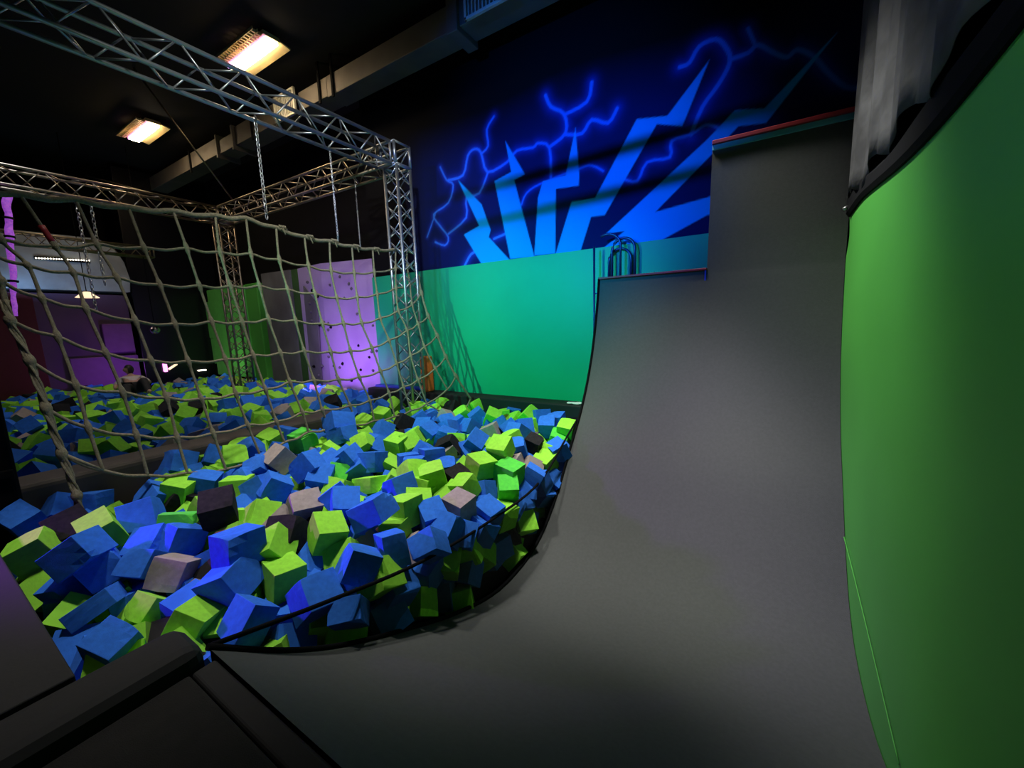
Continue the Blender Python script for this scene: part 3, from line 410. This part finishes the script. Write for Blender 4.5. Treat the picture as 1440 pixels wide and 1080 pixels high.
LAB = {0: 'lime green foam cube, square top facing up, left of the tilted deep blue cube',
 1: 'deep blue foam cube tilted toward the ramp just above the sagging black cord',
 2: 'mid blue foam cube tipped on a corner right of the square-topped lime cube',
 3: 'lime green foam cube leaning right of the tilted deep blue cube',
 4: 'bright blue foam cube with square face left of the beige-grey cube',
 5: 'beige-grey foam cube sitting upright with two side faces, near the cord',
 6: 'blue foam cube with violet left face resting on the cord below the beige-grey cube',
 7: 'blue foam cube half hidden by the cord, only its pale blue top showing',
 8: 'violet-blue foam cube hanging half below the black cord',
 9: 'lime green foam cube seen through the mesh with a shiny highlight',
 10: 'lime green foam cube seen through the mesh at its lowest bulge',
 11: 'dark blue foam cube seen through the mesh right of the lowest green one',
 12: 'lime green foam cube through the mesh under the deep green pair',
 13: 'lowest lime green foam cube toward the ramp behind the mesh',
 14: 'lime green foam cube behind the mesh nearest the ramp curve',
 17: 'big lime green foam cube standing clear, left of the deep green cube',
 18: 'deep green foam cube with bright top, stacked on another by the ramp side',
 19: 'deep green foam cube directly under the bright-topped deep green cube',
 20: 'blue foam cube with shadowed violet face between beige-grey and deep green cubes',
 21: 'lime green foam cube leaning up behind the beige-grey cube',
 22: 'small pinkish grey foam cube left of the big lime green cube',
 27: 'blue foam cube standing upright and square by the back ledge under the green wall',
 28: 'blue foam cube directly below the upright square blue cube at the back',
 29: 'lime green foam cube in the far right corner of the pit against the ramp',
 30: 'blue foam cube standing up against the black back ledge',
 33: 'black foam cube beside the blue ones in the back right of the pit',
 35: 'wide blue foam cube at the near left corner of the pit beside the black post',
 36: 'violet-blue foam cube in front of the wide blue cube at the left corner',
 38: 'large lime green foam cube face up, left side of the near pit',
 41: 'blue foam cube with bright violet top corner nearest the left rim',
 42: 'violet-blue foam cube left of the mauve-grey cube',
 43: 'mauve-grey foam cube with broad front face at the front of the pit',
 45: 'blue foam cube with violet left face just behind the rounded rim pad',
 46: 'pale lime green foam cube with torn edge left of the cube at the rim end',
 47: 'lime green foam cube with bright top touching the end of the rounded rim pad',
 48: 'blue foam cube with violet face right of the rounded rim pad end',
 49: 'lime green foam cube upright with dark green side, right of the largest blue cube',
 50: 'largest blue foam cube, violet left side, standing at the front of the pit',
 51: 'lime green foam cube with broad front face behind the largest blue cube',
 52: 'light grey foam cube with square top left of the square-topped lime cube',
 53: 'lime green foam cube just behind the light grey square-topped cube',
 56: 'thin-looking grey foam cube lying at the bottom edge of the net',
 57: 'dark violet-blue foam cube peaked like a roof in the middle of the pit',
 58: 'blue foam cube on top of the two-cube stack left of centre',
 59: 'blue foam cube at the bottom of the two-cube stack left of centre',
 64: 'deep green foam cube in the middle of the pit among blue ones',
 65: 'lime green foam cube with olive front face in the middle of the pit',
 66: 'blue foam cube with broad tilted face right of the olive-fronted green cube',
 67: 'lime green foam cube with blunt rounded corners behind the black cube',
 68: 'lime green foam cube partly covered by the front black cube',
 69: 'black foam cube with flat front face behind the largest blue cube'}
def zone(x, y, z):
    if x < -5.05:
        return ('in the far pit beyond the brown divider, ' + ('toward the climbing wall' if y > 2.6 else 'behind the net'), 'far pit')
    if x > -2.05 and z < -.4: return ('pressed behind the black mesh screen beside the ramp', 'behind the mesh screen')
    if y < .75: return ('piled against the padded near rim of the pit', 'by the near rim')
    if y > 3.7: return ('near the black ledge and green back wall' if x > -3.6 else 'around the foot of the silver truss column', 'by the back ledge' if x > -3.6 else 'around the column foot')
    if x < -3.9: return ('under the hanging rope net beside the brown divider', 'under the net')
    if x > -2.4: return ('at the ramp side of the pit above the sagging cord', 'along the ramp side')
    return ('in the middle of the near pit' if y > 1.9 else 'in the front middle of the near pit', 'middle of the pit' if y > 1.9 else 'front middle of the pit')
rb = random.Random(8)
def foam(c, x, y, z, rotm, dims, label=None):
    o = bpy.data.objects.new('foam_cube', rb.choice(VAR[c])); C.objects.link(o)
    o.matrix_world = Matrix.Translation((x, y, z)) @ rotm.to_4x4() @ Matrix.Diagonal((*dims, 1))
    zt, zg = zone(x, y, z)
    o['category'] = 'foam cube'
    o['label'] = label or ('%s foam cube %s' % (FN[c], zt))
    o['group'] = '%s foam cubes %s' % (FN[c], zg)
    return o
for i, q in enumerate(D['out']):
    wv = Vector(q[4:7]); rm = Matrix.Rotation(wv.length, 3, wv.normalized()) if wv.length > 1e-6 else Matrix.Identity(3)
    foam(q[0], q[1], q[2], q[3], rm, q[7:10], LAB.get(i))
def rrot(r): return Euler((r.uniform(-1, 1)*.75, r.uniform(-1, 1)*.75, r.uniform(0, 6.28))).to_matrix()
for q in D['ind']:
    s = rb.uniform(.195, .215); foam(q[0], q[1], q[2], q[3], rrot(rb), (s, s*rb.uniform(.93, 1.03), s*rb.uniform(.9, 1.03)))
# the rest of the pits, uncountable layers further down and further away
def heap(name, pts, label):
    b = nb(); keys = list('bgkse')
    r = random.Random(5)
    for c, x, y, z, s in pts:
        mtx = Matrix.Translation((x, y, z)) @ rrot(r).to_4x4() @ Matrix.Scale(s, 4)
        g = bmesh.ops.create_cube(b, size=1, matrix=mtx)
        for f in set(f for v in g['verts'] for f in v.link_faces): f.material_index = keys.index(c)
    tag(link_mesh(name, b, [FM[k] for k in keys]), label, 'foam cubes', None, 'stuff')
r = random.Random(21); cols = 'bbbbggggbgks'
pts = [(q[0], q[1], q[2], q[3]-.03, .2) for q in D['rest']]
for i in range(13):
    for j in range(21):
        x = -4.62+i*.21+r.uniform(-.05, .05); y = .42+j*.2+r.uniform(-.05, .05)
        if x > -1.98 or (abs(x+4.52) < .22 and abs(y-4.3) < .22): continue
        sw = .25; sv = -.025
        for q in D['out'][:9]+D['out'][17:]:
            ww = math.exp(-((q[1]-x)**2+(q[2]-y)**2)/.1024); sw += ww; sv += ww*q[3]
        pts.append((r.choice(cols), x, y, sv/sw-.24+r.uniform(-.03, .03), .2))
heap('foam_cube_heap', pts, 'lower layers of mixed blue, green, black and grey foam cubes in the near pit')
pts = []
IN = [q for q in D['ind'] if q[1] < -5.0]
for i in range(32):
    for j in range(19):
        x = -5.42-i*.25+r.uniform(-.06, .06); y = .4+j*.255+r.uniform(-.06, .06)
        z = -.13+.07*math.sin(x*1.7+1)*math.sin(y*1.9)+r.uniform(-.05, .07)
        if y > 5.1 or (x > -6.5 and y > 4.72): continue
        if any((q[1]-x)**2+(q[2]-y)**2+(q[3]-z)**2 < .17**2 for q in IN): z -= .16
        pts.append((r.choice(cols), x, y, z, .215))
        pts.append((r.choice(cols), x+.12, y+.12, z-.13, .21))
heap('foam_cube_field', pts, 'mixed foam cubes filling the far pit beyond the brown divider')

# ------------------------------------------------------------------ truss frame
def truss(name, a, c, label, w=.28, group=None, m='alu', cross=False, rot=0):
    a = Vector(a); c = Vector(c); t = thing(name, label, 'truss', a, group)
    L = (c-a).length; d = (c-a).normalized()
    up = Vector((0, 0, 1)) if abs(d.z) < .9 else Vector((0, 1, 0))
    s = d.cross(up).normalized(); u = s.cross(d)
    cr = [(-1, -1), (1, -1), (1, 1), (-1, 1)]; h = w/2
    P = lambda k, q: (s*cr[k % 4][0] + u*cr[k % 4][1])*h + d*q
    for k in range(4):
        b = nb(); tube(b, [P(k, 0), P(k, L)], .021, 10); link_mesh('chord', b, M[m], t)
    n = max(1, round(L/(w*.95)))
    for k in range(4):
        b = nb()
        for i in range(n):
            q0, q1 = L*i/n, L*(i+1)/n
            if cross:
                tube(b, [P(k, q0+.02), P(k+1, q1-.02)], .008, 6); tube(b, [P(k+1, q0+.02), P(k, q1-.02)], .008, 6)
            elif (i+k) % 2 == 0: tube(b, [P(k, q0+.015), P(k+1, q1-.015)], .009, 6)
            else: tube(b, [P(k+1, q0+.015), P(k, q1-.015)], .009, 6)
        link_mesh('lacing', b, M[m], t)
    for q in (0, L):
        b = nb()
        for k in range(4): tube(b, [P(k, q), P(k+1, q)], .016, 8)
        link_mesh('end_frame', b, M[m], t)
    return t
ZT = 3.58
tx = -4.6
truss('truss_column', (tx+.08, 4.3, -.45), (tx+.08, 4.3, ZT-.16), 'upright silver truss column lit blue, standing in the foam beside the green wall', w=.25, cross=True)
truss('truss_corner', (tx+.06, 4.3, ZT-.14), (tx+.06, 4.3, ZT+.14), 'silver truss corner block on top of the near upright column')
truss('truss_beam', (tx+.0, 4.14, ZT), (tx+.0, -1.6, ZT), 'silver lattice truss beam running overhead from the column to the upper left')
truss('truss_beam', (tx-.12, 4.3, ZT), (-9.62, 4.3, ZT+.04), 'brownish lattice truss beam crossing behind the rope net toward the rear corner', m='alu2')
truss('truss_corner', (-9.78, 4.3, ZT-.12), (-9.78, 4.3, ZT+.18), 'rear truss corner block with clutter of clamps', m='alu2')
truss('truss_beam', (-9.78, 4.14, ZT+.04), (-9.78, -1.6, ZT+.04), 'dim brown lattice truss beam at the upper left above the net', m='alu2')
truss('truss_column', (-9.78, 4.3, -.3), (-9.78, 4.3, ZT-.14), 'dim rear truss column standing in front of the green blocks', m='alu2', cross=True)
truss('truss_beam', (-12.6, -.6, 3.2), (-12.6, 3.9, 3.15), 'faint far truss beam below the upper left beam', m='alu2', w=.22)
t = thing('shadow_rails', 'pair of unseen thin rails added to cast shadow bands on the mural', 'bracket', (-3.3, -1.0, 3.5))  # added out of view, only to throw dark bands across the mural
for z in (-.005, .05):
    b = nb(); tube(b, [(0, 0, z), (.65, 0, z+.006), (1.3, 0, z+.03)], .0085, 8); link_mesh('rail', b, M['black'], t)

# ------------------------------------------------------------------ chains
def chain(x, y, z0, z1, label, s=.026):
    n = int((z1-z0)/(s*1.35)); b = nb()
    for i in range(n):
        zc = z1-(i+.5)*(z1-z0)/n; a = math.pi/2*(i % 2)+.3; ux, uy = math.cos(a), math.sin(a)
        pts = []
        for k in range(11):
            th = 2*math.pi*k/10; r1 = s*.42; r2 = s*.9
            pts.append((ux*r1*math.cos(th), uy*r1*math.cos(th), zc-z0+r2*math.sin(th)))
        tube(b, pts, s*.15, 5, cap=False)
    o = link_mesh('chain', b, M['steel']); o.location = (x, y, z0); tag(o, label, 'chain'); return o
NET = {k: [tuple(p) for p in v] for k, v in D['net'].items()}
chain(-4.6, 2.45, 2.40, 3.42, 'thick steel chain holding the net where its top rope peaks', .036)
chain(-4.6, 3.3, 2.30, 3.42, 'thin steel chain hanging to the middle of the net top rope', .024)
chain(-5.35, 4.22, 2.45, 3.42, 'thin dark chain hanging just left of the near column', .02)
chain(-9.78, 2.14, 1.61, 3.52, 'pale chain hanging at the far left behind the net', .05)
chain(-9.78, 2.31, 2.09, 3.52, 'shorter pale chain beside the far left hanging chain', .05)

# ------------------------------------------------------------------ rope net
net = thing('climbing_net', 'tan knotted rope climbing net hanging across the left pit from the truss', 'net', NET['5'][0])
def local(p): q = Vector(p); return q-Vector(NET['5'][0])
order = ['L', '1', '2', '3', '4', '5', '6', '7', '8', '9', '10', '11', '12', '13', '14', 'R']
for k in order:
    b = nb(); sp = smooth_path(NET[k], 12); r_ = .016 if k in 'LR' else .0115
    tube(b, [local(p) for p in sp], [r_*(2.0 if 0 < i < len(sp)-1 and i % 12 == 0 else 1.7 if 1 < i < len(sp)-2 and i % 12 in (1, 11) else 1) for i in range(len(sp))], 8)
    link_mesh('upright_rope', b, M['rope'], net)
for row in range(8):
    ks = [k for k in order if row < len(NET[k]) and not (k == '14' and row == 99)]
    pts = []
    for i, k in enumerate(ks):
        pts.append(Vector(NET[k][row]))
        if i < len(ks)-1:
            q = (Vector(NET[k][row])+Vector(NET[ks[i+1]][row]))/2; q.z -= .02; pts.append(q)
    b = nb(); tube(b, [local(p) for p in smooth_path(pts, 3)], .022 if row == 0 else .0125, 7)
    link_mesh('cross_rope', b, M['rope'], net)
for k in ('8', '9', '10', '11', '12'):
    b = nb()
    for j in range(4):
        p = local(NET[k][0]); tube(b, [p+Vector((.026*math.cos(t), .02*j+.03+.003*t, .026*math.sin(t))) for t in [x*.7 for x in range(10)]], .009, 6)
    tube(b, [local(NET[k][0])+Vector((.02, .06, 0)), local(NET[k][0])+Vector((.03, .08, -.07))], .008, 6)
    link_mesh('lashing', b, M['rope'], net)
b = nb()
pL = smooth_path(NET['L'], 4)
for j in range(3): tube(b, [local(p)+Vector((.018*math.cos(i*.9+j*2.1), .018*math.sin(i*.9+j*2.1), 0)) for i, p in enumerate(pL[14:])], .008, 7)
link_mesh('edge_lashing', b, M['rope'], net)
b = nb(); q0 = Vector(NET['2'][0]); q1 = Vector(NET['2'][1]); tube(b, [local(q0.lerp(q1, t)) for t in (.6, .7, .85, .97)], .019, 8); link_mesh('red_wrap', b, M['red'], net)
b = nb(); tube(b, [local(p) for p in smooth_path([NET['1'][7], NET['14'][7]] if False else [NET['13'][7], tuple(Vector(NET['13'][7])+Vector((.25, .35, -.25))), NET['R'][8]], 5)], .0125, 7); link_mesh('cross_rope', b, M['rope'], net)
b = nb(); tube(b, [local(NET['L'][7]), local(NET['1'][7])], .0125, 7); link_mesh('cross_rope', b, M['rope'], net)

# ------------------------------------------------------------------ ceiling duct and lamps
du = thing('air_duct', 'long dull metal air duct running under the black ceiling', 'duct', (-1.5, 4.5, 4.92))
segs = [(-3.45, -1.2, 4.93, 5.24), (-6.2, -3.62, 4.93, 5.24), (-7.0, -6.2, 4.95, 5.24), (-9.3, -7.7, 4.96, 5.30), (-10.0, -9.3, 4.96, 5.22), (-14.2, -10.0, 4.98, 5.30)]
for x0, x1, z0, z1 in segs:
    b = nb(); box(b, x0, x1, 4.5, 4.85, z0, z1, .01, off=(-1.5, 4.5, 4.92)); link_mesh('duct_section', b, M['duct'], du)
for x0, x1 in ((-3.62, -3.45), (-7.70, -7.66), (-9.34, -9.28), (-10.03, -9.98)):
    b = nb(); box(b, x0, x1, 4.45, 4.9, 4.87, 5.33, .01, off=(-1.5, 4.5, 4.92)); link_mesh('flange', b, M['duct'], du)
for x in (-6.05, -6.4, -8.6, -11.4):
    b = nb(); box(b, x, x+.05, 4.47, 4.49, 4.88, 5.5, off=(-1.5, 4.5, 4.92)); link_mesh('hanging_strap', b, M['black'], du)
for x0, x1 in ((-7.62, -6.98), (-3.3, -2.6)):
    t = thing('vent_grille', 'pale framed vent grille on the duct, ' + ('just right of the lit lamp' if x0 < -5 else 'at the top edge of the view'), 'vent', (x0, 4.42, 4.88))
    b = nb(); f = .035; o_ = (x0, 4.42, 4.88)
    for q in ((x0, x1, 4.88, 4.88+f), (x0, x1, 5.3-f, 5.3), (x0, x0+f, 4.88, 5.3), (x1-f, x1, 4.88, 5.3)): box(b, q[0], q[1], 4.40, 4.44, q[2], q[3], .004, off=o_)
    link_mesh('frame', b, M['grille'], t)
    b = nb(); n = 12
    for k in range(n):
        x = x0+f+(x1-x0-2*f)*(k+.5)/n; box(b, x-.008, x+.008, 4.415, 4.45, 4.9, 5.28, off=o_)
    link_mesh('slats', b, M['grille'], t)
def lamp(x, y, z, label):
    t = thing('ceiling_lamp', label, 'ceiling light', (x, y, z), 'fluorescent ceiling lamps')
    L = 1.2
    b = nb(); box(b, -L/2, L/2, -.12, .12, .02, .08, .01); link_mesh('housing', b, M['tray'], t)
    b = nb(); box(b, -L/2+.03, L/2-.03, -.045, .105, -.02, .018, .012); link_mesh('tube', b, M['tube'], t)
    b = nb(); box(b, -L/2+.03, L/2-.03, -.085, -.05, -.02, .018, .01); link_mesh('edge_tube', b, M['tubep'], t)
    b = nb(); 
    v = [b.verts.new(q) for q in ((-L/2, .12, .03), (L/2, .12, .03), (L/2, .27, .0), (-L/2, .27, .0), (-L/2, .12, .05), (L/2, .12, .05), (L/2, .27, .02), (-L/2, .27, .02))]
    for q in ((0, 1, 2, 3), (7, 6, 5, 4), (0, 4, 5, 1), (1, 5, 6, 2), (2, 6, 7, 3), (3, 7, 4, 0)): b.faces.new([v[i] for i in q])
    link_mesh('reflector', b, M['tray'], t)
    b = nb()
    for k in range(17): box(b, -L/2+L*k/17+.005, -L/2+L*k/17+.03, -.26, -.12, .0, .04)
    box(b, -L/2, L/2, -.265, -.255, 0, .04); box(b, -L/2, L/2, -.195, -.185, 0, .04); link_mesh('louvre', b, M['tray'], t)
    for s in (-.5, .5):
        b = nb(); tube(b, [(s, 0, .08), (s, 0, 5.5-z)], .006, 6); link_mesh('hanger', b, M['black'], t)
    area('lamp_glow', (x, y, z-.06), (x, y, 0), 1.1, .2, 14, (1, .74, .42), 170)
    d = bpy.data.lights.new('tube_glow', 'POINT'); d.energy = 5; d.color = (1, .68, .34); d.shadow_soft_size = .05
    po = bpy.data.objects.new('tube_glow', d); C.objects.link(po); po.location = (x, y, z-.13)
lamp(-6.82, 3.68, 5.35, 'bright warm fluorescent lamp above the overhead silver truss beam')
lamp(-11.1, 3.6, 5.35, 'smaller looking warm fluorescent lamp further off at the left')
for a, c in (((-8.9, 2.9, 5.5), (-9.0, 4.2, 3.75)), ((-13.5, 3.2, 4.9), (-9.8, 3.3, 3.8))):
    b = nb(); tube(b, [a, c], .015, 6); tag(link_mesh('stay_cable', b, M['alu2']), 'thin stay cable slanting ' + ('down past the nearer lamp' if a[0] > -10 else 'up below the further lamp'), 'cable')

# ------------------------------------------------------------------ climbing wall and the far end
def panel(name, pts, y_th, m, parent=None):
    b = nb(); n = len(pts)
    f = [b.verts.new(p) for p in pts]; k = [b.verts.new((p[0], p[1]+y_th, p[2])) for p in pts]
    b.faces.new(f); b.faces.new(k[::-1])
    for i in range(n): b.faces.new((f[i], k[i], k[(i+1) % n], f[(i+1) % n]))
    bmesh.ops.recalc_face_normals(b, faces=b.faces[:])
    return link_mesh(name, b, m, parent)
b = nb(); box(b, -15.4, -6.3, 5.75, 5.85, -1.35, 5.5); structure('wall_back_far', b, M['black'])
cw = thing('climbing_wall', 'lilac climbing wall of angled panels under purple light behind the net', 'climbing wall')
panel('climbing_panel', [(-9.27, 5.5, -.5), (-8.15, 5.32, -.5), (-8.1, 5.32, 2.60), (-9.27, 5.5, 2.62)], .12, M['climb'], cw)
panel('climbing_panel', [(-8.15, 5.32, -.5), (-6.5, 5.40, -.5), (-6.3, 5.40, 2.53), (-8.1, 5.32, 2.60)], .12, M['climb'], cw)
panel('panel_shadow', [(-9.05, 5.42, -.3), (-8.55, 5.34, -.3), (-8.35, 5.30, 1.75), (-8.95, 5.40, 2.2)], .03, M['climbg'], cw)  # dark sheet shaped as the shadow lying on the left facet
rh = random.Random(3)
for i in range(34):
    x = rh.uniform(-8.9, -6.6); z = rh.uniform(0, 2.4); y = 5.32+.08*(abs(x+8.1)/1.6)
    b = nb(); bmesh.ops.create_icosphere(b, subdivisions=1, radius=1)
    for v in b.verts: v.co = Vector((x+v.co.x*.05*rh.uniform(.6, 1), y+v.co.y*.035, z+v.co.z*.045*rh.uniform(.6, 1)))
    link_mesh('climbing_hold', b, M[rh.choice(['climbg', 'climbg', 'climb', 'black', 'warmhold'])] if False else (M['climbg'] if rh.random() < .7 else M['orange'] if rh.random() < .15 else M['black']), cw, True)
panel_g = thing('grey_climbing_wall', 'dark grey climbing panels left of the lilac climbing wall', 'climbing wall')
panel('climbing_panel', [(-10.95, 5.52, -.5), (-9.55, 5.46, -.5), (-9.55, 5.46, 2.62), (-10.95, 5.52, 2.66)], .1, M['climbg'], panel_g)
panel('green_edge', [(-9.54, 5.50, -.5), (-9.28, 5.50, -.5), (-9.28, 5.50, 2.62), (-9.54, 5.50, 2.62)], .1, M['climbd'], panel_g)
gb = thing('green_block_wall', 'stepped bright green padded blocks behind the rear truss column', 'padding')
b = nb(); box(b, -13.6, -11.6, 5.30, 5.7, -.02, 2.42, .03); link_mesh('block', b, M['lime'], gb)
b = nb(); box(b, -14.1, -13.55, 5.34, 5.7, 1.05, 2.1, .03); link_mesh('block', b, M['lime'], gb)
b = nb(); box(b, -14.0, -13.5, 5.36, 5.7, .3, 1.06, .03); link_mesh('block', b, M['lime'], gb)
b = nb(); box(b, -11.62, -11.0, 5.40, 5.7, -.3, 2.44, .03); link_mesh('side_block', b, mat('deep_green_block', (.05, .28, .03), .8), gb)
b = nb(); box(b, -6.25, -4.9, 5.0, 5.15, .08, .13, .01); tag(link_mesh('blue_rail', b, M['bluetape']), 'thin blue rail at the back between lilac wall and column', 'rail')
b = nb(); box(b, -4.94, -4.76, 4.9, 5.05, .09, .70, .03); tag(link_mesh('orange_post_pad', b, M['orange']), 'upright orange padded post between truss column and green wall', 'padding')
b = nb(); box(b, -15.4, -15.3, -3.2, 5.85, -1.35, 5.5); structure('wall_left', b, M['black'])
b = nb(); box(b, -14.3, -13.9, 3.75, 5.72, -.3, 5.4, .02); tag(link_mesh('black_partition', b, M['mirrorwall']), 'glossy black partition between the violet padding and green blocks', 'partition')
b = nb(); box(b, -13.9, -13.55, -2.4, 3.55, -.4, 2.2, .02); tag(link_mesh('far_partition', b, M['farwall']), 'dim mauve partition wall across the far left of the pit', 'partition')
b = nb(); box(b, -13.56, -13.5, -2.4, 2.0, -.4, 2.18, .01); tag(link_mesh('red_wall_pad', b, M['farred']), 'dark red wall padding at the far left edge', 'padding')
b = nb(); box(b, -13.56, -13.42, 2.98, 3.52, .80, 1.5, .02); tag(link_mesh('violet_wall_pad', b, M['farpad']), 'upper violet square pad on the far partition', 'padding')
b = nb(); box(b, -13.56, -13.40, 2.35, 3.54, -.2, .72, .02); tag(link_mesh('violet_wall_pad', b, M['farpad']), 'lower wide violet pad on the far partition behind the person', 'padding')
# pale bulkhead with a rounded end
b = nb(); pts = [(-2.4, 2.24), (3.62, 2.28), (3.66, 2.6), (3.6, 3.0), (3.45, 3.35), (3.2, 3.5), (-2.4, 3.42)]
f0 = [b.verts.new((-13.5, y, z)) for y, z in pts]; f1 = [b.verts.new((-14.2, y, z)) for y, z in pts]
b.faces.new(f0[::-1]); b.faces.new(f1)
for i in range(len(pts)): b.faces.new((f0[i], f0[(i+1) % len(pts)], f1[(i+1) % len(pts)], f1[i]))
bmesh.ops.recalc_face_normals(b, faces=b.faces[:])
tag(link_mesh('pale_bulkhead', b, M['ice']), 'pale blue-grey bulkhead with a rounded end above the far partition', 'bulkhead')
t = thing('led_strip', 'row of small white light dots on the pale bulkhead', 'light strip', (-13.46, 2.16, 2.93))
b = nb()
for k in range(20):
    if k == 10: continue
    bmesh.ops.create_icosphere(b, subdivisions=1, radius=.016, matrix=Matrix.Translation((0, .82*k/19, .04*k/19-.0)))
link_mesh('light_dots', b, M['led'], t); b = nb(); box(b, -.05, -.015, -.02, .84, -.02, .05); link_mesh('strip_body', b, M['black'], t)
t = thing('hanging_lamp', 'small warm cone lamp hanging in front of the pale bulkhead', 'lamp', (-12.9, 2.72, 2.14))
b = nb(); bmesh.ops.create_cone(b, cap_ends=True, segments=16, radius1=.20, radius2=.05, depth=.13); link_mesh('lamp_shade', b, M['warm'], t)
b = nb(); tube(b, [(0, 0, .06), (0, 0, 3.36)], .008, 6); link_mesh('cord', b, M['black'], t)
b = nb(); bmesh.ops.create_uvsphere(b, u_segments=16, v_segments=10, radius=.1)
o = link_mesh('mirror_ball', b, M['mirror']); o.location = (-12.6, 3.72, 1.32); tag(o, 'small mirror ball with purple glints against the black partition', 'mirror ball')
b = nb(); tube(b, [(-12.6, 3.72, 1.4), (-12.6, 3.72, 5.5)], .006, 5); tag(link_mesh('ball_cord', b, M['black']), 'thin cord the mirror ball hangs from', 'cord')
b = nb(); box(b, -13.91, -13.82, 4.14, 4.22, .19, .46, .02); o = tag(link_mesh('magenta_lamp', b, M['magenta']), 'small glowing magenta lamp low on the black partition', 'lamp')
b = nb(); tube(b, [(-13.86, 4.25, .25), (-13.84, 4.44, .38)], .03, 8); tag(link_mesh('glowing_tube', b, M['warm']), 'short pale glowing tube beside the magenta lamp', 'lamp')
b = nb(); box(b, -13.92, -13.84, 4.92, 5.12, .12, .15, .01); tag(link_mesh('white_light_bar', b, M['led']), 'tiny white light bar low beside the green blocks', 'lamp')
t = thing('foil_column', 'narrow glittering purple lit column at the far left', 'foil column', (-9.6, 1.3, 1.55))
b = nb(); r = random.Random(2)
tube(b, [(0, -.16*k/24+.08+r.uniform(-.01, .01), 1.8*(1-k/24)) for k in range(25)], [.05*(1-.5*k/24)*r.uniform(.8, 1.15) for k in range(25)], 9); link_mesh('glitter_sleeve', b, M['foilglow'], t)  # glowing sleeve stands in for foil lit by a purple lamp
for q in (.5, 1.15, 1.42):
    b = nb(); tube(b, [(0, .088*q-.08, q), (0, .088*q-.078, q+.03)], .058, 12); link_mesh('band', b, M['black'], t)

# ------------------------------------------------------------------ person lying back in the far pit
def skinned(name, pts, edges, rad, m, parent):
    me = bpy.data.meshes.new(name); me.from_pydata(pts, edges, []); o = bpy.data.objects.new(name, me); C.objects.link(o)
    me.materials.append(m); o.parent = parent
    sk = o.modifiers.new('skin', 'SKIN'); sk.use_smooth_shade = True
    for i, q in enumerate(rad): me.skin_vertices[0].data[i].radius = (q, q)
    me.skin_vertices[0].data[0].use_root = True
    ss = o.modifiers.new('sub', 'SUBSURF'); ss.levels = 1; ss.render_levels = 2
    return o
pr = thing('person', 'dark-haired person in a pale shirt and dark trousers reclining among far foam cubes', 'person', (-10.95, 2.75, .03)); pr.rotation_euler.z = math.radians(-100); pr.scale = (.88, .88, .88)
# local axes: lying along +Y (to the right in view), chest up
PT = [(0, 0, .16), (0, -.17, .24), (0, -.34, .33), (0, -.43, .38), (0, -.47, .42),
      (.17, -.36, .31), (.30, -.22, .18), (.32, .02, .14), (-.17, -.36, .31), (-.30, -.20, .20), (-.25, .04, .25),
      (.09, .07, .14), (.16, .45, .20), (.18, .80, .02), (-.09, .07, .14), (-.15, .42, .32), (-.17, .78, .05), (.19, .86, .10), (-.18, .85, .12)]
ED = [(0, 1), (1, 2), (2, 3), (3, 4), (2, 5), (5, 6), (6, 7), (2, 8), (8, 9), (9, 10), (0, 11), (11, 12), (12, 13), (0, 14), (14, 15), (15, 16), (13, 17), (16, 18)]
RD = [.13, .125, .12, .05, .055, .06, .042, .032, .06, .042, .032, .09, .065, .045, .09, .065, .045, .035, .035]
skinned('body', PT, ED, RD, M['skin'], pr)
skinned('shirt', [PT[0], PT[1], PT[2], PT[5], PT[6], PT[8], PT[9]], [(0, 1), (1, 2), (2, 3), (3, 4), (2, 5), (5, 6)], [.145, .14, .135, .075, .056, .075, .056], M['shirt'], pr)
skinned('trousers', [PT[0], PT[11], PT[12], PT[13], PT[14], PT[15], PT[16]], [(0, 1), (1, 2), (2, 3), (0, 4), (4, 5), (5, 6)], [.14, .105, .08, .06, .105, .08, .06], M['trousers'], pr)
b = nb(); bmesh.ops.create_uvsphere(b, u_segments=18, v_segments=14, radius=1)
for v in b.verts:
    c = v.co.copy(); v.co = Vector((c.x*.078, c.y*.10, c.z*.11)); 
    if c.x > .8: v.co.x += .006
    if c.x > .9 and abs(c.y) < .25 and abs(c.z) < .25: v.co.x += .02
h = link_mesh('head', b, M['skin'], pr, True); h.location = (.01, -.50, .52)
for z_, y_ in ((.02, .035), (.02, -.035)):
    b = nb(); bmesh.ops.create_icosphere(b, subdivisions=1, radius=.01); e = link_mesh('eye', b, M['hair'], h); e.location = (.075, y_, z_)
b = nb(); bmesh.ops.create_uvsphere(b, u_segments=18, v_segments=14, radius=1)
bmesh.ops.delete(b, geom=[v for v in b.verts if v.co.x > .5 and v.co.z < .35], context='VERTS')
for v in b.verts: v.co = Vector((v.co.x*.09-.004, v.co.y*.112, v.co.z*.122+.004))
link_mesh('hair', b, M['hair'], h, True)

bpy.context.view_layer.update()
